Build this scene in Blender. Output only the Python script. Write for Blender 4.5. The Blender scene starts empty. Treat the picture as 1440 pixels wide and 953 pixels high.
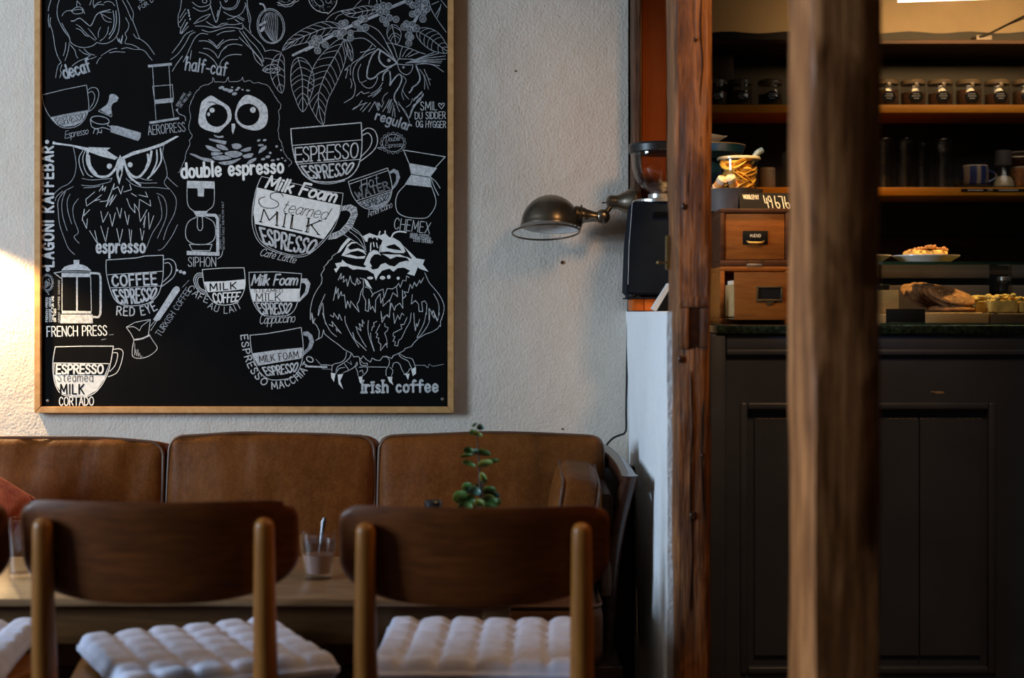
import bpy, bmesh, math, random
from mathutils import Vector, Matrix
PI = math.pi
R = math.radians
rnd = random.Random(7)
SC = bpy.context.scene
COL = SC.collection

# ------------------------------------------------------------------ camera, light, exposure
EYE = 1.105            # eye height of a seated guest
F = 2000.0             # focal length in pixels of a 1440 px wide frame (50 mm on 36 mm)
HZ = 438.0             # the horizon's row in the frame


def P(px, py, d):
    """the point that stands d metres in front of the eye, at that column and row"""
    return Vector(((px - 720.0) * d / F, d, EYE - (py - HZ) * d / F))


def X(px, d):
    return (px - 720.0) * d / F


def Z(py, d):
    return EYE - (py - HZ) * d / F


cam_d = bpy.data.cameras.new('camera')
cam_d.lens = 50
cam_d.sensor_width = 36
cam_d.shift_y = -(476.5 - HZ) / 1440.0
cam_d.clip_start = 0.05
cam_d.dof.use_dof = True
cam_d.dof.focus_distance = 4.2
cam_d.dof.aperture_fstop = 2.8
cam = bpy.data.objects.new('camera', cam_d)
COL.objects.link(cam)
cam.location = (0, 0, EYE)
cam.rotation_euler = (R(90), 0, 0)
SC.camera = cam

w = bpy.data.worlds.new('world')
SC.world = w
w.use_nodes = True
w.node_tree.nodes['Background'].inputs[0].default_value = (0.62, 0.72, 0.9, 1)
w.node_tree.nodes['Background'].inputs[1].default_value = 0.05
SC.view_settings.view_transform = 'Standard'
SC.view_settings.look = 'None'
SC.view_settings.exposure = 0.0
SC.view_settings.gamma = 1.0
SC.view_settings.use_curve_mapping = False
SC.cycles.max_bounces = 8
SC.cycles.transparent_max_bounces = 16
SC.cycles.caustics_reflective = False
SC.cycles.caustics_refractive = False
SC.cycles.sample_clamp_indirect = 4.0
SC.cycles.use_denoising = True


def aim(o, to):
    d = Vector(to) - o.location
    o.rotation_euler = d.to_track_quat('-Z', 'Y').to_euler()


def area(name, loc, to, sx, sy, power, col, spread=180):
    l = bpy.data.lights.new(name, 'AREA')
    l.shape = 'RECTANGLE'
    l.size, l.size_y = sx, sy
    l.energy = power
    l.color = col
    l.spread = R(spread)
    o = bpy.data.objects.new(name, l)
    COL.objects.link(o)
    o.location = loc
    aim(o, to)
    return o


def spot(name, loc, to, power, col, ang, blend, rad):
    l = bpy.data.lights.new(name, 'SPOT')
    l.energy = power
    l.color = col
    l.spot_size = R(ang)
    l.spot_blend = blend
    l.shadow_soft_size = rad
    o = bpy.data.objects.new(name, l)
    COL.objects.link(o)
    o.location = loc
    aim(o, to)
    return o


DAY = (0.60, 0.79, 1.0)
WARM = (1.0, 0.60, 0.25)
area('window_daylight', (-4.1, 1.6, 1.85), (0.1, 3.9, 0.95), 1.3, 1.4, 215, DAY)
spot('room_lamp_light', (0.80, 2.45, 2.25), (-0.05, 3.30, 1.0), 40, (1.0, 0.56, 0.24), 104, 0.6, 0.16)
spot('wall_lamp_light', (X(-88, 4.14), 4.14, Z(314, 4.14)), (X(-88, 4.14), 4.15, 0.0), 62, (1.0, 0.66, 0.30), 134, 0.30, 0.02)
spot('bar_pendant_light', (0.66, 3.66, 2.05), (0.63, 3.90, 1.3), 55, WARM, 44, 0.5, 0.03)
spot('pastry_pendant_light', (1.30, 3.80, 2.05), (1.25, 3.78, 1.2), 90, WARM, 44, 0.6, 0.04)
spot('shelf_light', (1.15, 4.5, 2.3), (1.2, 5.3, 1.14), 26, (1.0, 0.46, 0.10), 60, 0.9, 0.05)
area('bar_ceiling_light', (1.75, 4.9, 2.16), (1.75, 5.64, 2.24), 0.9, 0.06, 3.2, (1.0, 0.58, 0.22), 100)

# ------------------------------------------------------------------ materials


class NT:
    def __init__(self, name):
        self.m = bpy.data.materials.new(name)
        self.m.use_nodes = True
        self.t = self.m.node_tree
        self.b = self.t.nodes['Principled BSDF']
        self.out = self.t.nodes['Material Output']

    def n(self, kind, **kw):
        nd = self.t.nodes.new(kind)
        for k, v in kw.items():
            setattr(nd, k, v)
        return nd

    def l(self, a, b):
        self.t.links.new(a, b)

    def coords(self, scale=(1, 1, 1), kind='Object'):
        tc = self.n('ShaderNodeTexCoord')
        mp = self.n('ShaderNodeMapping')
        mp.inputs['Scale'].default_value = scale
        self.l(tc.outputs[kind], mp.inputs[0])
        return mp.outputs[0]

    def noise(self, vec, scale, detail=3, rough=0.55, dist=0.0):
        nd = self.n('ShaderNodeTexNoise')
        nd.inputs['Scale'].default_value = scale
        nd.inputs['Detail'].default_value = detail
        nd.inputs['Roughness'].default_value = rough
        nd.inputs['Distortion'].default_value = dist
        self.l(vec, nd.inputs['Vector'])
        return nd.outputs['Fac']

    def ramp(self, fac, stops):
        r = self.n('ShaderNodeValToRGB')
        e = r.color_ramp.elements
        while len(e) < len(stops):
            e.new(0.5)
        for i, (p, c) in enumerate(stops):
            e[i].position = p
            e[i].color = (*c, 1)
        self.l(fac, r.inputs[0])
        return r.outputs[0]

    def mix(self, fac, a, b, mode='MIX'):
        m = self.n('ShaderNodeMix', data_type='RGBA', blend_type=mode)
        for v, i in ((fac, 0), (a, 6), (b, 7)):
            if hasattr(v, 'is_linked'):
                self.l(v, m.inputs[i])
            elif isinstance(v, (int, float)):
                m.inputs[i].default_value = v
            else:
                m.inputs[i].default_value = (*v, 1)
        return m.outputs[2]

    def bump(self, h, strength, dist=0.002, prev=None):
        b = self.n('ShaderNodeBump')
        b.inputs['Strength'].default_value = strength
        b.inputs['Distance'].default_value = dist
        self.l(h, b.inputs['Height'])
        if prev is not None:
            self.l(prev, b.inputs['Normal'])
        self.l(b.outputs[0], self.b.inputs['Normal'])
        return b.outputs[0]

    def set(self, col=None, rough=0.5, metal=0.0, coat=0.0, spec=0.5, sheen=0.0):
        if col is not None:
            if hasattr(col, 'is_linked'):
                self.l(col, self.b.inputs['Base Color'])
            else:
                self.b.inputs['Base Color'].default_value = (*col, 1)
        self.b.inputs['Roughness'].default_value = rough
        self.b.inputs['Metallic'].default_value = metal
        self.b.inputs['Coat Weight'].default_value = coat
        self.b.inputs['Coat Roughness'].default_value = 0.15
        self.b.inputs['Specular IOR Level'].default_value = spec
        self.b.inputs['Sheen Weight'].default_value = sheen
        return self.m


def plain(name, c, rough=0.5, metal=0.0, var=0.12, scale=30, bump=0.0, coat=0.0, spec=0.5, sheen=0.0):
    t = NT(name)
    v = t.coords()
    f = t.noise(v, scale, 4)
    lo = tuple(x * (1 - var) for x in c)
    hi = tuple(min(1, x * (1 + var)) for x in c)
    col = t.ramp(f, [(0.3, lo), (0.7, hi)])
    if bump:
        t.bump(t.noise(v, scale * 4, 4), bump, 0.002)
    return t.set(col, rough, metal, coat, spec, sheen)


def wood(name, c1, c2, stretch=(1, 1, 1), scale=14, rough=0.45, coat=0.0, bump=0.15, blotch=0.0, dist=0.3, dark=None):
    t = NT(name)
    v = t.coords(stretch)
    f = t.noise(v, scale, 6, 0.62, dist)
    col = t.ramp(f, [(0.30, c1), (0.52, tuple((a + b) / 2 for a, b in zip(c1, c2))), (0.72, c2)])
    if blotch:
        g = t.noise(t.coords(), 5, 3)
        d = dark or tuple(x * 0.35 for x in c1)
        fac = t.ramp(g, [(0.45, (0, 0, 0)), (0.72, (blotch,) * 3)])
        col = t.mix(fac, col, d)
    if bump:
        t.bump(f, bump, 0.004)
    return t.set(col, rough, 0, coat, 0.28)


def timber(name, dark, mid, light, grain=1.0, rough_cut=0.9):
    """old hewn timber: long dark streaks, fine grain, a few knots"""
    t = NT(name)
    big = t.noise(t.coords((5, 5, 0.9)), 5, 5, 0.6, 0.7)
    fine = t.noise(t.coords((30, 30, 1.3)), 6, 4, 0.65, 0.3)
    mx = t.n('ShaderNodeMath', operation='MULTIPLY_ADD')
    mx.inputs[1].default_value = 0.55 * grain
    t.l(fine, mx.inputs[0])
    sub = t.n('ShaderNodeMath', operation='MULTIPLY')
    sub.inputs[1].default_value = 0.62
    t.l(big, sub.inputs[0])
    t.l(sub.outputs[0], mx.inputs[2])
    col = t.ramp(mx.outputs[0], [(0.40, dark), (0.56, mid), (0.74, light)])
    kn = t.n('ShaderNodeTexVoronoi')
    kn.inputs['Scale'].default_value = 7
    t.l(t.coords((1, 1, 0.55)), kn.inputs['Vector'])
    kf = t.ramp(kn.outputs['Distance'], [(0.05, (0.85,) * 3), (0.13, (0, 0, 0))])
    col = t.mix(kf, col, tuple(x * 0.4 for x in dark))
    b1 = t.bump(mx.outputs[0], rough_cut, 0.010)
    t.bump(t.noise(t.coords((60, 60, 6)), 4, 3), rough_cut * 0.4, 0.003, b1)
    return t.set(col, 0.5, 0, 0, 0.3)


def glass(name, tint=(1, 1, 1), gloss=0.06, rough=0.03, bump=0.0):
    t = NT(name)
    tr = t.n('ShaderNodeBsdfTransparent')
    tr.inputs[0].default_value = (*tint, 1)
    gl = t.n('ShaderNodeBsdfGlossy')
    gl.inputs['Roughness'].default_value = rough
    fr = t.n('ShaderNodeLayerWeight')
    fr.inputs[0].default_value = 0.5
    pw = t.n('ShaderNodeMath', operation='POWER')
    pw.inputs[1].default_value = 3.5
    t.l(fr.outputs['Facing'], pw.inputs[0])
    ad = t.n('ShaderNodeMath', operation='MULTIPLY_ADD')
    ad.inputs[1].default_value = 0.55
    ad.inputs[2].default_value = gloss
    t.l(pw.outputs[0], ad.inputs[0])
    mx = t.n('ShaderNodeMixShader')
    t.l(ad.outputs[0], mx.inputs[0])
    t.l(tr.outputs[0], mx.inputs[1])
    t.l(gl.outputs[0], mx.inputs[2])
    if bump:
        b = t.n('ShaderNodeBump')
        b.inputs['Strength'].default_value = bump
        b.inputs['Distance'].default_value = 0.004
        t.l(t.noise(t.coords(), 90, 2), b.inputs['Height'])
        t.l(b.outputs[0], gl.inputs['Normal'])
        t.l(b.outputs[0], fr.inputs['Normal'])
    t.l(mx.outputs[0], t.out.inputs['Surface'])
    return t.m


def emit(name, c, s):
    t = NT(name)
    t.b.inputs['Emission Color'].default_value = (*c, 1)
    t.b.inputs['Emission Strength'].default_value = s
    return t.set(c, 0.5)


def plaster(name, base, stain):
    t = NT(name)
    v = t.coords()
    col = t.ramp(t.noise(v, 2.3, 5, 0.6), [(0.42, base), (0.70, stain)])
    col = t.mix(t.ramp(t.noise(v, 60, 3), [(0.3, (0, 0, 0)), (0.8, (0.16,) * 3)]), col, tuple(x * 0.6 for x in base))
    b1 = t.bump(t.noise(v, 9, 3), 0.35, 0.02)
    b2 = t.bump(t.noise(t.coords((1.15, 1, 1)), 120, 3, 0.5, 0.0), 0.55, 0.005, b1)
    t.bump(t.noise(v, 260, 2), 0.25, 0.002, b2)
    return t.set(col, 0.85, 0, 0, 0.25)


def leather(name, c1, c2, c3):
    t = NT(name)
    v = t.coords()
    f = t.noise(v, 7, 6, 0.65)
    col = t.ramp(f, [(0.30, c1), (0.55, c2), (0.78, c3)])
    cr = t.ramp(t.noise(t.coords((1.0, 1.0, 0.8)), 75, 6, 0.75, 1.5), [(0.50, (0, 0, 0)), (0.56, (0.20,) * 3), (0.62, (0, 0, 0))])
    col = t.mix(cr, col, tuple(min(1, x * 1.8) for x in c3))
    wear = t.ramp(t.noise(v, 9, 4, 0.6, 0.1), [(0.55, (0, 0, 0)), (0.80, (0.25,) * 3)])
    col = t.mix(wear, col, tuple(min(1, x * 1.9) for x in c3))
    b1 = t.bump(t.noise(v, 300, 2), 0.25, 0.001)
    b2 = t.bump(t.noise(t.coords((1.0, 1.0, 0.35)), 12, 3, 0.55, 0.1), 0.5, 0.012, b1)
    return t.set(col, 0.5, 0, 0, 0.09)


def fabric(name, c1, c2, scale=500, rough=0.9):
    t = NT(name)
    v = t.coords()
    w1 = t.n('ShaderNodeTexWave', wave_type='BANDS', bands_direction='X')
    w2 = t.n('ShaderNodeTexWave', wave_type='BANDS', bands_direction='Y')
    for q in (w1, w2):
        q.inputs['Scale'].default_value = scale / 6
        q.inputs['Distortion'].default_value = 1.0
        t.l(v, q.inputs['Vector'])
    mu = t.n('ShaderNodeMath', operation='MULTIPLY')
    t.l(w1.outputs['Fac'], mu.inputs[0])
    t.l(w2.outputs['Fac'], mu.inputs[1])
    col = t.ramp(t.noise(v, 40, 4), [(0.3, c1), (0.7, c2)])
    t.bump(mu.outputs[0], 0.3, 0.001)
    return t.set(col, rough, 0, 0, 0.2, 0.15)


M = {}
M['plaster'] = plaster('plaster', (0.70, 0.62, 0.53), (0.64, 0.55, 0.45))
M['limewash'] = plaster('limewash', (0.90, 0.91, 0.92), (0.80, 0.82, 0.84))
M['kitchen_wall'] = plain('kitchen_wall', (0.45, 0.36, 0.26), 0.8, scale=4)
M['ceiling'] = plain('ceiling_paint', (0.36, 0.31, 0.25), 0.9, scale=3)
M['floor'] = wood('floor_boards', (0.10, 0.055, 0.03), (0.17, 0.10, 0.055), (6, 0.6, 1), 6, 0.45)
M['room_wall'] = plain('room_wall', (0.06, 0.045, 0.034), 0.9, scale=3)
M['board_black'] = plain('board_black', (0.0042, 0.0040, 0.0042), 0.8, var=0.25, scale=6, spec=0.06)
M['pine_frame'] = wood('pine_frame', (0.46, 0.23, 0.075), (0.64, 0.36, 0.145), (3, 3, 3), 12, 0.5)
M['chalk_faint'] = plain('chalk_faint', (0.33, 0.345, 0.365), 0.95, var=0.35, scale=120)
M['chalk'] = plain('chalk', (0.53, 0.54, 0.54), 0.95, var=0.3, scale=120)
M['chalk_bright'] = plain('chalk_bright', (0.80, 0.80, 0.76), 0.95, var=0.12, scale=90)
M['walnut'] = wood('walnut', (0.075, 0.019, 0.003), (0.165, 0.046, 0.008), (1.0, 6, 9), 10, 0.42, 0.03, 0.05)
M['teak'] = wood('teak', (0.20, 0.070, 0.011), (0.35, 0.135, 0.024), (10, 10, 0.8), 9, 0.40, 0.06, 0.05)
M['mahogany'] = wood('mahogany', (0.022, 0.009, 0.006), (0.06, 0.022, 0.012), (5, 1, 5), 8, 0.25, 0.35, 0.03)
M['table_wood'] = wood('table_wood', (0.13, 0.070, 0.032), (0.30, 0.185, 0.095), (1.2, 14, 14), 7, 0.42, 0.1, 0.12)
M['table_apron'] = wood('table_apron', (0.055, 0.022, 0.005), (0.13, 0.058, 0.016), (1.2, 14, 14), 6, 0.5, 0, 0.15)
M['old_oak'] = timber('old_oak', (0.030, 0.009, 0.003), (0.15, 0.052, 0.014), (0.42, 0.17, 0.055))
M['old_oak_near'] = timber('old_oak_near', (0.055, 0.016, 0.004), (0.30, 0.105, 0.030), (0.72, 0.30, 0.105), 1.0, 0.3)
M['bark'] = wood('rough_timber', (0.035, 0.016, 0.009), (0.16, 0.075, 0.04), (12, 12, 1.2), 8, 0.7, 0, 0.8, 0.5)
M['orange_wood'] = wood('orange_wood', (0.44, 0.085, 0.005), (0.56, 0.120, 0.010), (9, 9, 0.6), 7, 0.5, 0.0, 0.05)
M['cabinet_wood'] = wood('cabinet_wood', (0.20, 0.060, 0.010), (0.34, 0.120, 0.022), (1.2, 8, 8), 9, 0.45, 0.03, 0.05)
M['cabinet_dark'] = wood('cabinet_dark', (0.05, 0.018, 0.008), (0.10, 0.038, 0.016), (1.2, 8, 8), 9, 0.45, 0, 0.05)
M['shelf_wood'] = wood('shelf_wood', (0.44, 0.16, 0.008), (0.58, 0.25, 0.016), (0.8, 9, 9), 7, 0.5, 0, 0.05)
M['dark_panel'] = wood('dark_panel', (0.028, 0.012, 0.006), (0.07, 0.03, 0.014), (0.7, 9, 9), 7, 0.5, 0, 0.1)
M['black_paint'] = plain('black_paint', (0.010, 0.009, 0.008), 0.6, scale=8)
M['counter_paint'] = plain('counter_paint', (0.050, 0.060, 0.096), 0.42, var=0.18, scale=5, bump=0.04)
M['chipped'] = plain('bare_wood_chip', (0.30, 0.24, 0.2), 0.8)
M['granite'] = None
M['leather'] = leather('leather', (0.088, 0.026, 0.005), (0.138, 0.044, 0.009), (0.190, 0.068, 0.017))
M['leather_dark'] = leather('leather_dark', (0.05, 0.024, 0.013), (0.09, 0.042, 0.022), (0.13, 0.066, 0.036))  # on the seats, shade is put into this darker leather colour
M['piping'] = plain('leather_piping', (0.10, 0.045, 0.022), 0.5)
M['cushion'] = fabric('grey_cotton', (0.48, 0.50, 0.62), (0.60, 0.62, 0.76))
M['cushion_blue'] = fabric('blue_grey_cotton', (0.34, 0.40, 0.50), (0.42, 0.48, 0.58))
M['red_weave'] = fabric('red_weave', (0.30, 0.040, 0.012), (0.46, 0.10, 0.035), 300)
M['gunmetal'] = plain('gunmetal', (0.17, 0.14, 0.105), 0.30, 0.9, 0.25, 18)
M['lamp_white'] = plain('lamp_white', (0.80, 0.79, 0.75), 0.5)
M['black_metal'] = plain('black_metal', (0.0065, 0.010, 0.017), 0.65, 0.0, 0.15, 20, spec=0.04)
M['black_plastic'] = plain('black_plastic', (0.012, 0.012, 0.013), 0.35)
M['silver'] = plain('silver', (0.62, 0.61, 0.58), 0.3, 0.9)
M['brass'] = plain('brass', (0.42, 0.29, 0.11), 0.35, 0.9, 0.25, 40)
M['old_brass'] = plain('old_brass', (0.16, 0.115, 0.06), 0.45, 0.8, 0.3, 40)
M['glass'] = glass('clear_glass')
M['glass_rib'] = glass('hammered_glass', (0.86, 0.84, 0.80), 0.03, 0.14, 0.8)
M['glass_jar'] = glass('jar_glass', (0.94, 0.93, 0.90), 0.05, 0.06)
M['glass_green'] = glass('plate_glass', (0.80, 0.90, 0.84), 0.04)
M['glass_edge'] = plain('glass_edge', (0.015, 0.045, 0.03), 0.2)
M['cocoa'] = plain('cocoa', (0.30, 0.19, 0.16), 0.5)
M['cocoa_film'] = glass('cocoa_film', (0.62, 0.54, 0.50), 0.08, 0.2)
M['water'] = glass('water', (0.93, 0.95, 0.96), 0.04)
M['steel'] = plain('spoon_steel', (0.20, 0.20, 0.21), 0.30, 1.0)
M['leaf'] = plain('leaf', (0.060, 0.135, 0.030), 0.38, var=0.4, scale=25)
M['leaf_pale'] = plain('leaf_pale', (0.17, 0.26, 0.07), 0.45, var=0.3, scale=25)
M['leaf_blue'] = plain('leaf_blue', (0.06, 0.15, 0.12), 0.35, var=0.3, scale=25)
M['stem'] = plain('stem', (0.055, 0.028, 0.02), 0.7)
M['soil'] = plain('soil', (0.03, 0.02, 0.013), 0.95, scale=80)
M['terracotta'] = plain('terracotta', (0.30, 0.14, 0.08), 0.8)
M['china'] = plain('china', (0.78, 0.74, 0.66), 0.3, var=0.04, coat=0.3)
M['blue_china'] = plain('blue_china', (0.02, 0.11, 0.22), 0.3, var=0.2, coat=0.3)
M['pale_blue'] = plain('pale_blue_china', (0.36, 0.48, 0.50), 0.3, coat=0.3)
M['grey_china'] = plain('grey_china', (0.22, 0.19, 0.17), 0.5)
M['dark_bowl'] = plain('dark_bowl', (0.085, 0.075, 0.072), 0.5)
M['chips'] = plain('chips', (0.88, 0.50, 0.08), 0.6, var=0.25, scale=30)
M['egg'] = plain('shell', (0.72, 0.55, 0.38), 0.5)
M['foil'] = plain('wrapper', (0.75, 0.32, 0.08), 0.35)
M['sign_black'] = plain('sign_black', (0.006, 0.0055, 0.005), 0.7, spec=0.15)
M['sign_ink'] = plain('sign_ink', (0.85, 0.76, 0.58), 0.9)
M['paper'] = plain('paper', (0.62, 0.56, 0.46), 0.8)
M['cookie'] = plain('cookie', (0.30, 0.115, 0.032), 0.85, var=0.5, scale=45, bump=0.7)
M['cake'] = plain('cake', (0.62, 0.38, 0.08), 0.85, var=0.3, scale=40, bump=0.5)
M['cake_top'] = plain('cake_top', (0.66, 0.42, 0.10), 0.8, var=0.4, scale=60, bump=0.8)
M['nuts'] = plain('nuts', (0.42, 0.19, 0.05), 0.7, var=0.6, scale=70, bump=0.8)
M['board_wood'] = wood('serving_wood', (0.42, 0.25, 0.10), (0.58, 0.38, 0.17), (1, 8, 8), 8, 0.55)
M['tray_dark'] = wood('tray_dark', (0.08, 0.045, 0.02), (0.15, 0.085, 0.04), (1, 8, 8), 8, 0.5)
M['stainless'] = plain('stainless', (0.30, 0.28, 0.25), 0.4, 0.5, 0.2, 6)
M['jar_lid'] = plain('jar_lid', (0.15, 0.115, 0.075), 0.25, var=0.1)
M['rim_highlight'] = plain('rim_highlight', (0.45, 0.42, 0.30), 0.15)  # opaque pale colour put in for the highlight on the jar rim
M['grounds'] = plain('ground_coffee', (0.07, 0.030, 0.009), 0.9, var=0.4, scale=90)
M['beans'] = plain('coffee_beans', (0.10, 0.035, 0.015), 0.5, var=0.5, scale=80, bump=0.8)
M['sugar'] = plain('sugar', (0.70, 0.60, 0.42), 0.8, scale=120)
M['lampglow'] = emit('lamp_diffuser', (1.0, 0.96, 0.9), 1.5)
M['cable'] = plain('black_cable', (0.012, 0.011, 0.011), 0.6)


def mk_granite():
    t = NT('granite')
    v = t.coords()
    col = t.ramp(t.noise(v, 90, 6, 0.7), [(0.42, (0.006, 0.012, 0.009)), (0.6, (0.022, 0.042, 0.032)), (0.78, (0.12, 0.17, 0.13))])
    return t.set(col, 0.16, 0, 0.3)


M['granite'] = mk_granite()


def mk_cup():
    t = NT('blue_glaze')
    v = t.coords((1, 1, 1))
    wv = t.n('ShaderNodeTexWave', bands_direction='X')
    wv.inputs['Scale'].default_value = 8
    t.l(v, wv.inputs['Vector'])
    col = t.ramp(wv.outputs['Fac'], [(0.3, (0.30, 0.24, 0.17)), (0.4, (0.03, 0.05, 0.16)), (0.8, (0.02, 0.035, 0.13))])
    return t.set(col, 0.3, 0, 0.3)


M['blue_glaze'] = mk_cup()

# ------------------------------------------------------------------ mesh helpers


def wloc(o):
    v = Vector((0, 0, 0))
    while o is not None:
        v += o.location
        o = o.parent
    return v


class MB:
    def __init__(self):
        self.bm = bmesh.new()

    def box(self, x0, x1, y0, y1, z0, z1, bev=0.0, mat=None, seg=2):
        r = bmesh.ops.create_cube(self.bm, size=1.0)
        vs = r['verts']
        for v in vs:
            v.co = Vector((x0 + (v.co.x + 0.5) * (x1 - x0), y0 + (v.co.y + 0.5) * (y1 - y0), z0 + (v.co.z + 0.5) * (z1 - z0)))
        if mat is not None:
            bmesh.ops.transform(self.bm, matrix=mat, verts=vs)
        if bev:
            es = {e for v in vs for e in v.link_edges}
            bmesh.ops.bevel(self.bm, geom=list(es), offset=bev, segments=seg, affect='EDGES', profile=0.5)
        return self

    def ring_surface(self, rings, closed=True, cap0=True, cap1=True):
        bm = self.bm
        rv = [[bm.verts.new(p) for p in ring] for ring in rings]
        n = len(rv[0])
        for a, b in zip(rv[:-1], rv[1:]):
            rng = range(n) if closed else range(n - 1)
            for i in rng:
                j = (i + 1) % n
                try:
                    bm.faces.new((a[i], a[j], b[j], b[i]))
                except ValueError:
                    pass
        if cap0 and n > 2:
            bm.faces.new(list(reversed(rv[0])))
        if cap1 and n > 2:
            bm.faces.new(rv[-1])
        return self

    def tube(self, pts, r, n=12, caps=True, closed=False):
        pts = [Vector(p) for p in pts]
        rs = r if isinstance(r, (list, tuple)) else [r] * len(pts)
        rings = []
        up = None
        m = len(pts)
        for i, p in enumerate(pts):
            a = pts[(i - 1) % m] if (closed or i > 0) else p
            b = pts[(i + 1) % m] if (closed or i < m - 1) else p
            t = (b - a)
            if t.length < 1e-9:
                t = Vector((0, 0, 1))
            t.normalize()
            if up is None:
                up = Vector((0, 0, 1)) if abs(t.z) < 0.9 else Vector((0, 1, 0))
            s = t.cross(up)
            if s.length < 1e-6:
                s = t.orthogonal()
            s.normalize()
            up = s.cross(t).normalized()
            rings.append([p + (s * math.cos(2 * PI * k / n) + up * math.sin(2 * PI * k / n)) * rs[i] for k in range(n)])
        if closed:
            rings.append(rings[0])
            return self.ring_surface(rings, True, False, False)
        return self.ring_surface(rings, True, caps, caps)

    def lathe(self, prof, n=32, mat=None, c=(0, 0, 0)):
        mt = mat or Matrix.Translation(Vector(c))
        bm = self.bm
        prev = None
        for r, z in prof:
            if r < 1e-6:
                cur = [bm.verts.new(mt @ Vector((0, 0, z)))]
            else:
                cur = [bm.verts.new(mt @ Vector((r * math.cos(2 * PI * k / n), r * math.sin(2 * PI * k / n), z))) for k in range(n)]
            if prev is not None:
                if len(prev) == 1 and len(cur) > 1:
                    for k in range(n):
                        bm.faces.new((prev[0], cur[k], cur[(k + 1) % n]))
                elif len(cur) == 1 and len(prev) > 1:
                    for k in range(n):
                        bm.faces.new((prev[(k + 1) % n], prev[k], cur[0]))
                elif len(cur) > 1:
                    for k in range(n):
                        bm.faces.new((prev[k], prev[(k + 1) % n], cur[(k + 1) % n], cur[k]))
            prev = cur
        return self

    def prism(self, poly, axis, a0, a1, mat=None):
        """poly in the two other axes, in xyz order"""
        def mk(p, a):
            q = list(p)
            q.insert(axis, a)
            v = Vector(q)
            return self.bm.verts.new(mat @ v if mat else v)
        A = [mk(p, a0) for p in poly]
        B = [mk(p, a1) for p in poly]
        n = len(poly)
        for i in range(n):
            j = (i + 1) % n
            self.bm.faces.new((A[i], A[j], B[j], B[i]))
        self.bm.faces.new(list(reversed(A)))
        self.bm.faces.new(B)
        return self

    def rbox(self, sx, sy, sz, r, cuts, fn=None, mat=None):
        """rounded box centred at the origin; fn(u,v,w,co) displaces"""
        n = cuts + 1
        uvw = {}

        def vert(a, b, c):
            k = (a, b, c)
            if k not in uvw:
                v = self.bm.verts.new((-1 + 2 * a / n, -1 + 2 * b / n, -1 + 2 * c / n))
                uvw[k] = v
            return uvw[k]
        for s in (0, n):
            for i in range(n):
                for j in range(n):
                    for f in (lambda i, j: (s, i, j), lambda i, j: (i, s, j), lambda i, j: (i, j, s)):
                        self.bm.faces.new([vert(*f(*q)) for q in ((i, j), (i + 1, j), (i + 1, j + 1), (i, j + 1))])
        allv = list(uvw.values())
        h = Vector((sx / 2, sy / 2, sz / 2))
        for v in allv:
            u = v.co.copy()
            p = Vector((u.x * h.x, u.y * h.y, u.z * h.z))
            q = Vector([max(-(h[i] - r), min(h[i] - r, p[i])) for i in range(3)])
            d = p - q
            if d.length > 1e-9:
                p = q + d.normalized() * r
            if fn:
                p = fn(u, p)
            v.co = mat @ p if mat else p
        return self

    def ellipsoid(self, c, rx, ry, rz, seg=16, rings=10, mat=None):
        r = bmesh.ops.create_uvsphere(self.bm, u_segments=seg, v_segments=rings, radius=1.0)
        mt = Matrix.Translation(Vector(c)) @ (mat or Matrix.Identity(4)) @ Matrix.Diagonal((rx, ry, rz, 1))
        bmesh.ops.transform(self.bm, matrix=mt, verts=r['verts'])
        return self

    def poly(self, pts, mi=0):
        f = self.bm.faces.new([self.bm.verts.new(p) for p in pts])
        f.material_index = mi
        return self

    def build(self, name, mat, parent=None, world=True, smooth=True, sub=0, ang=35, keep=False):
        bm = self.bm
        if not keep:
            bmesh.ops.recalc_face_normals(bm, faces=bm.faces[:])
        me = bpy.data.meshes.new(name)
        if parent is not None and world:
            bmesh.ops.translate(bm, vec=-wloc(parent), verts=bm.verts[:])
        if smooth:
            for f in bm.faces:
                f.smooth = True
            lim = R(ang)
            for e in bm.edges:
                if len(e.link_faces) == 2 and e.calc_face_angle(0) > lim:
                    e.smooth = False
        bm.to_mesh(me)
        bm.free()
        o = bpy.data.objects.new(name, me)
        COL.objects.link(o)
        for m_ in (mat if isinstance(mat, (list, tuple)) else [mat]):
            me.materials.append(m_)
        if parent is not None:
            o.parent = parent
        if sub:
            s = o.modifiers.new('subsurf', 'SUBSURF')
            s.levels = s.render_levels = sub
        return o


def thing(name, label, cat, loc=(0, 0, 0), rz=0.0, group=None):
    o = bpy.data.objects.new(name, None)
    o.empty_display_size = 0.05
    COL.objects.link(o)
    o.location = loc
    o.rotation_euler = (0, 0, rz)
    o['label'] = label
    o['category'] = cat
    if group:
        o['group'] = group
    return o


def tag(o, label, cat, group=None, kind=None):
    o['label'] = label
    o['category'] = cat
    if group:
        o['group'] = group
    if kind:
        o['kind'] = kind
    return o


def struct(o):
    o['kind'] = 'structure'
    return o


def dup(root, loc, rz=0.0, label=None, scale=None):
    r = root.copy()
    COL.objects.link(r)
    r.location = loc
    r.rotation_euler = (0, 0, rz)
    if scale:
        r.scale = scale
    if label:
        r['label'] = label
    for ch in list(root.children):
        c = ch.copy()
        COL.objects.link(c)
        c.parent = r
        for g in list(ch.children):
            d = g.copy()
            COL.objects.link(d)
            d.parent = c
    return r


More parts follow.
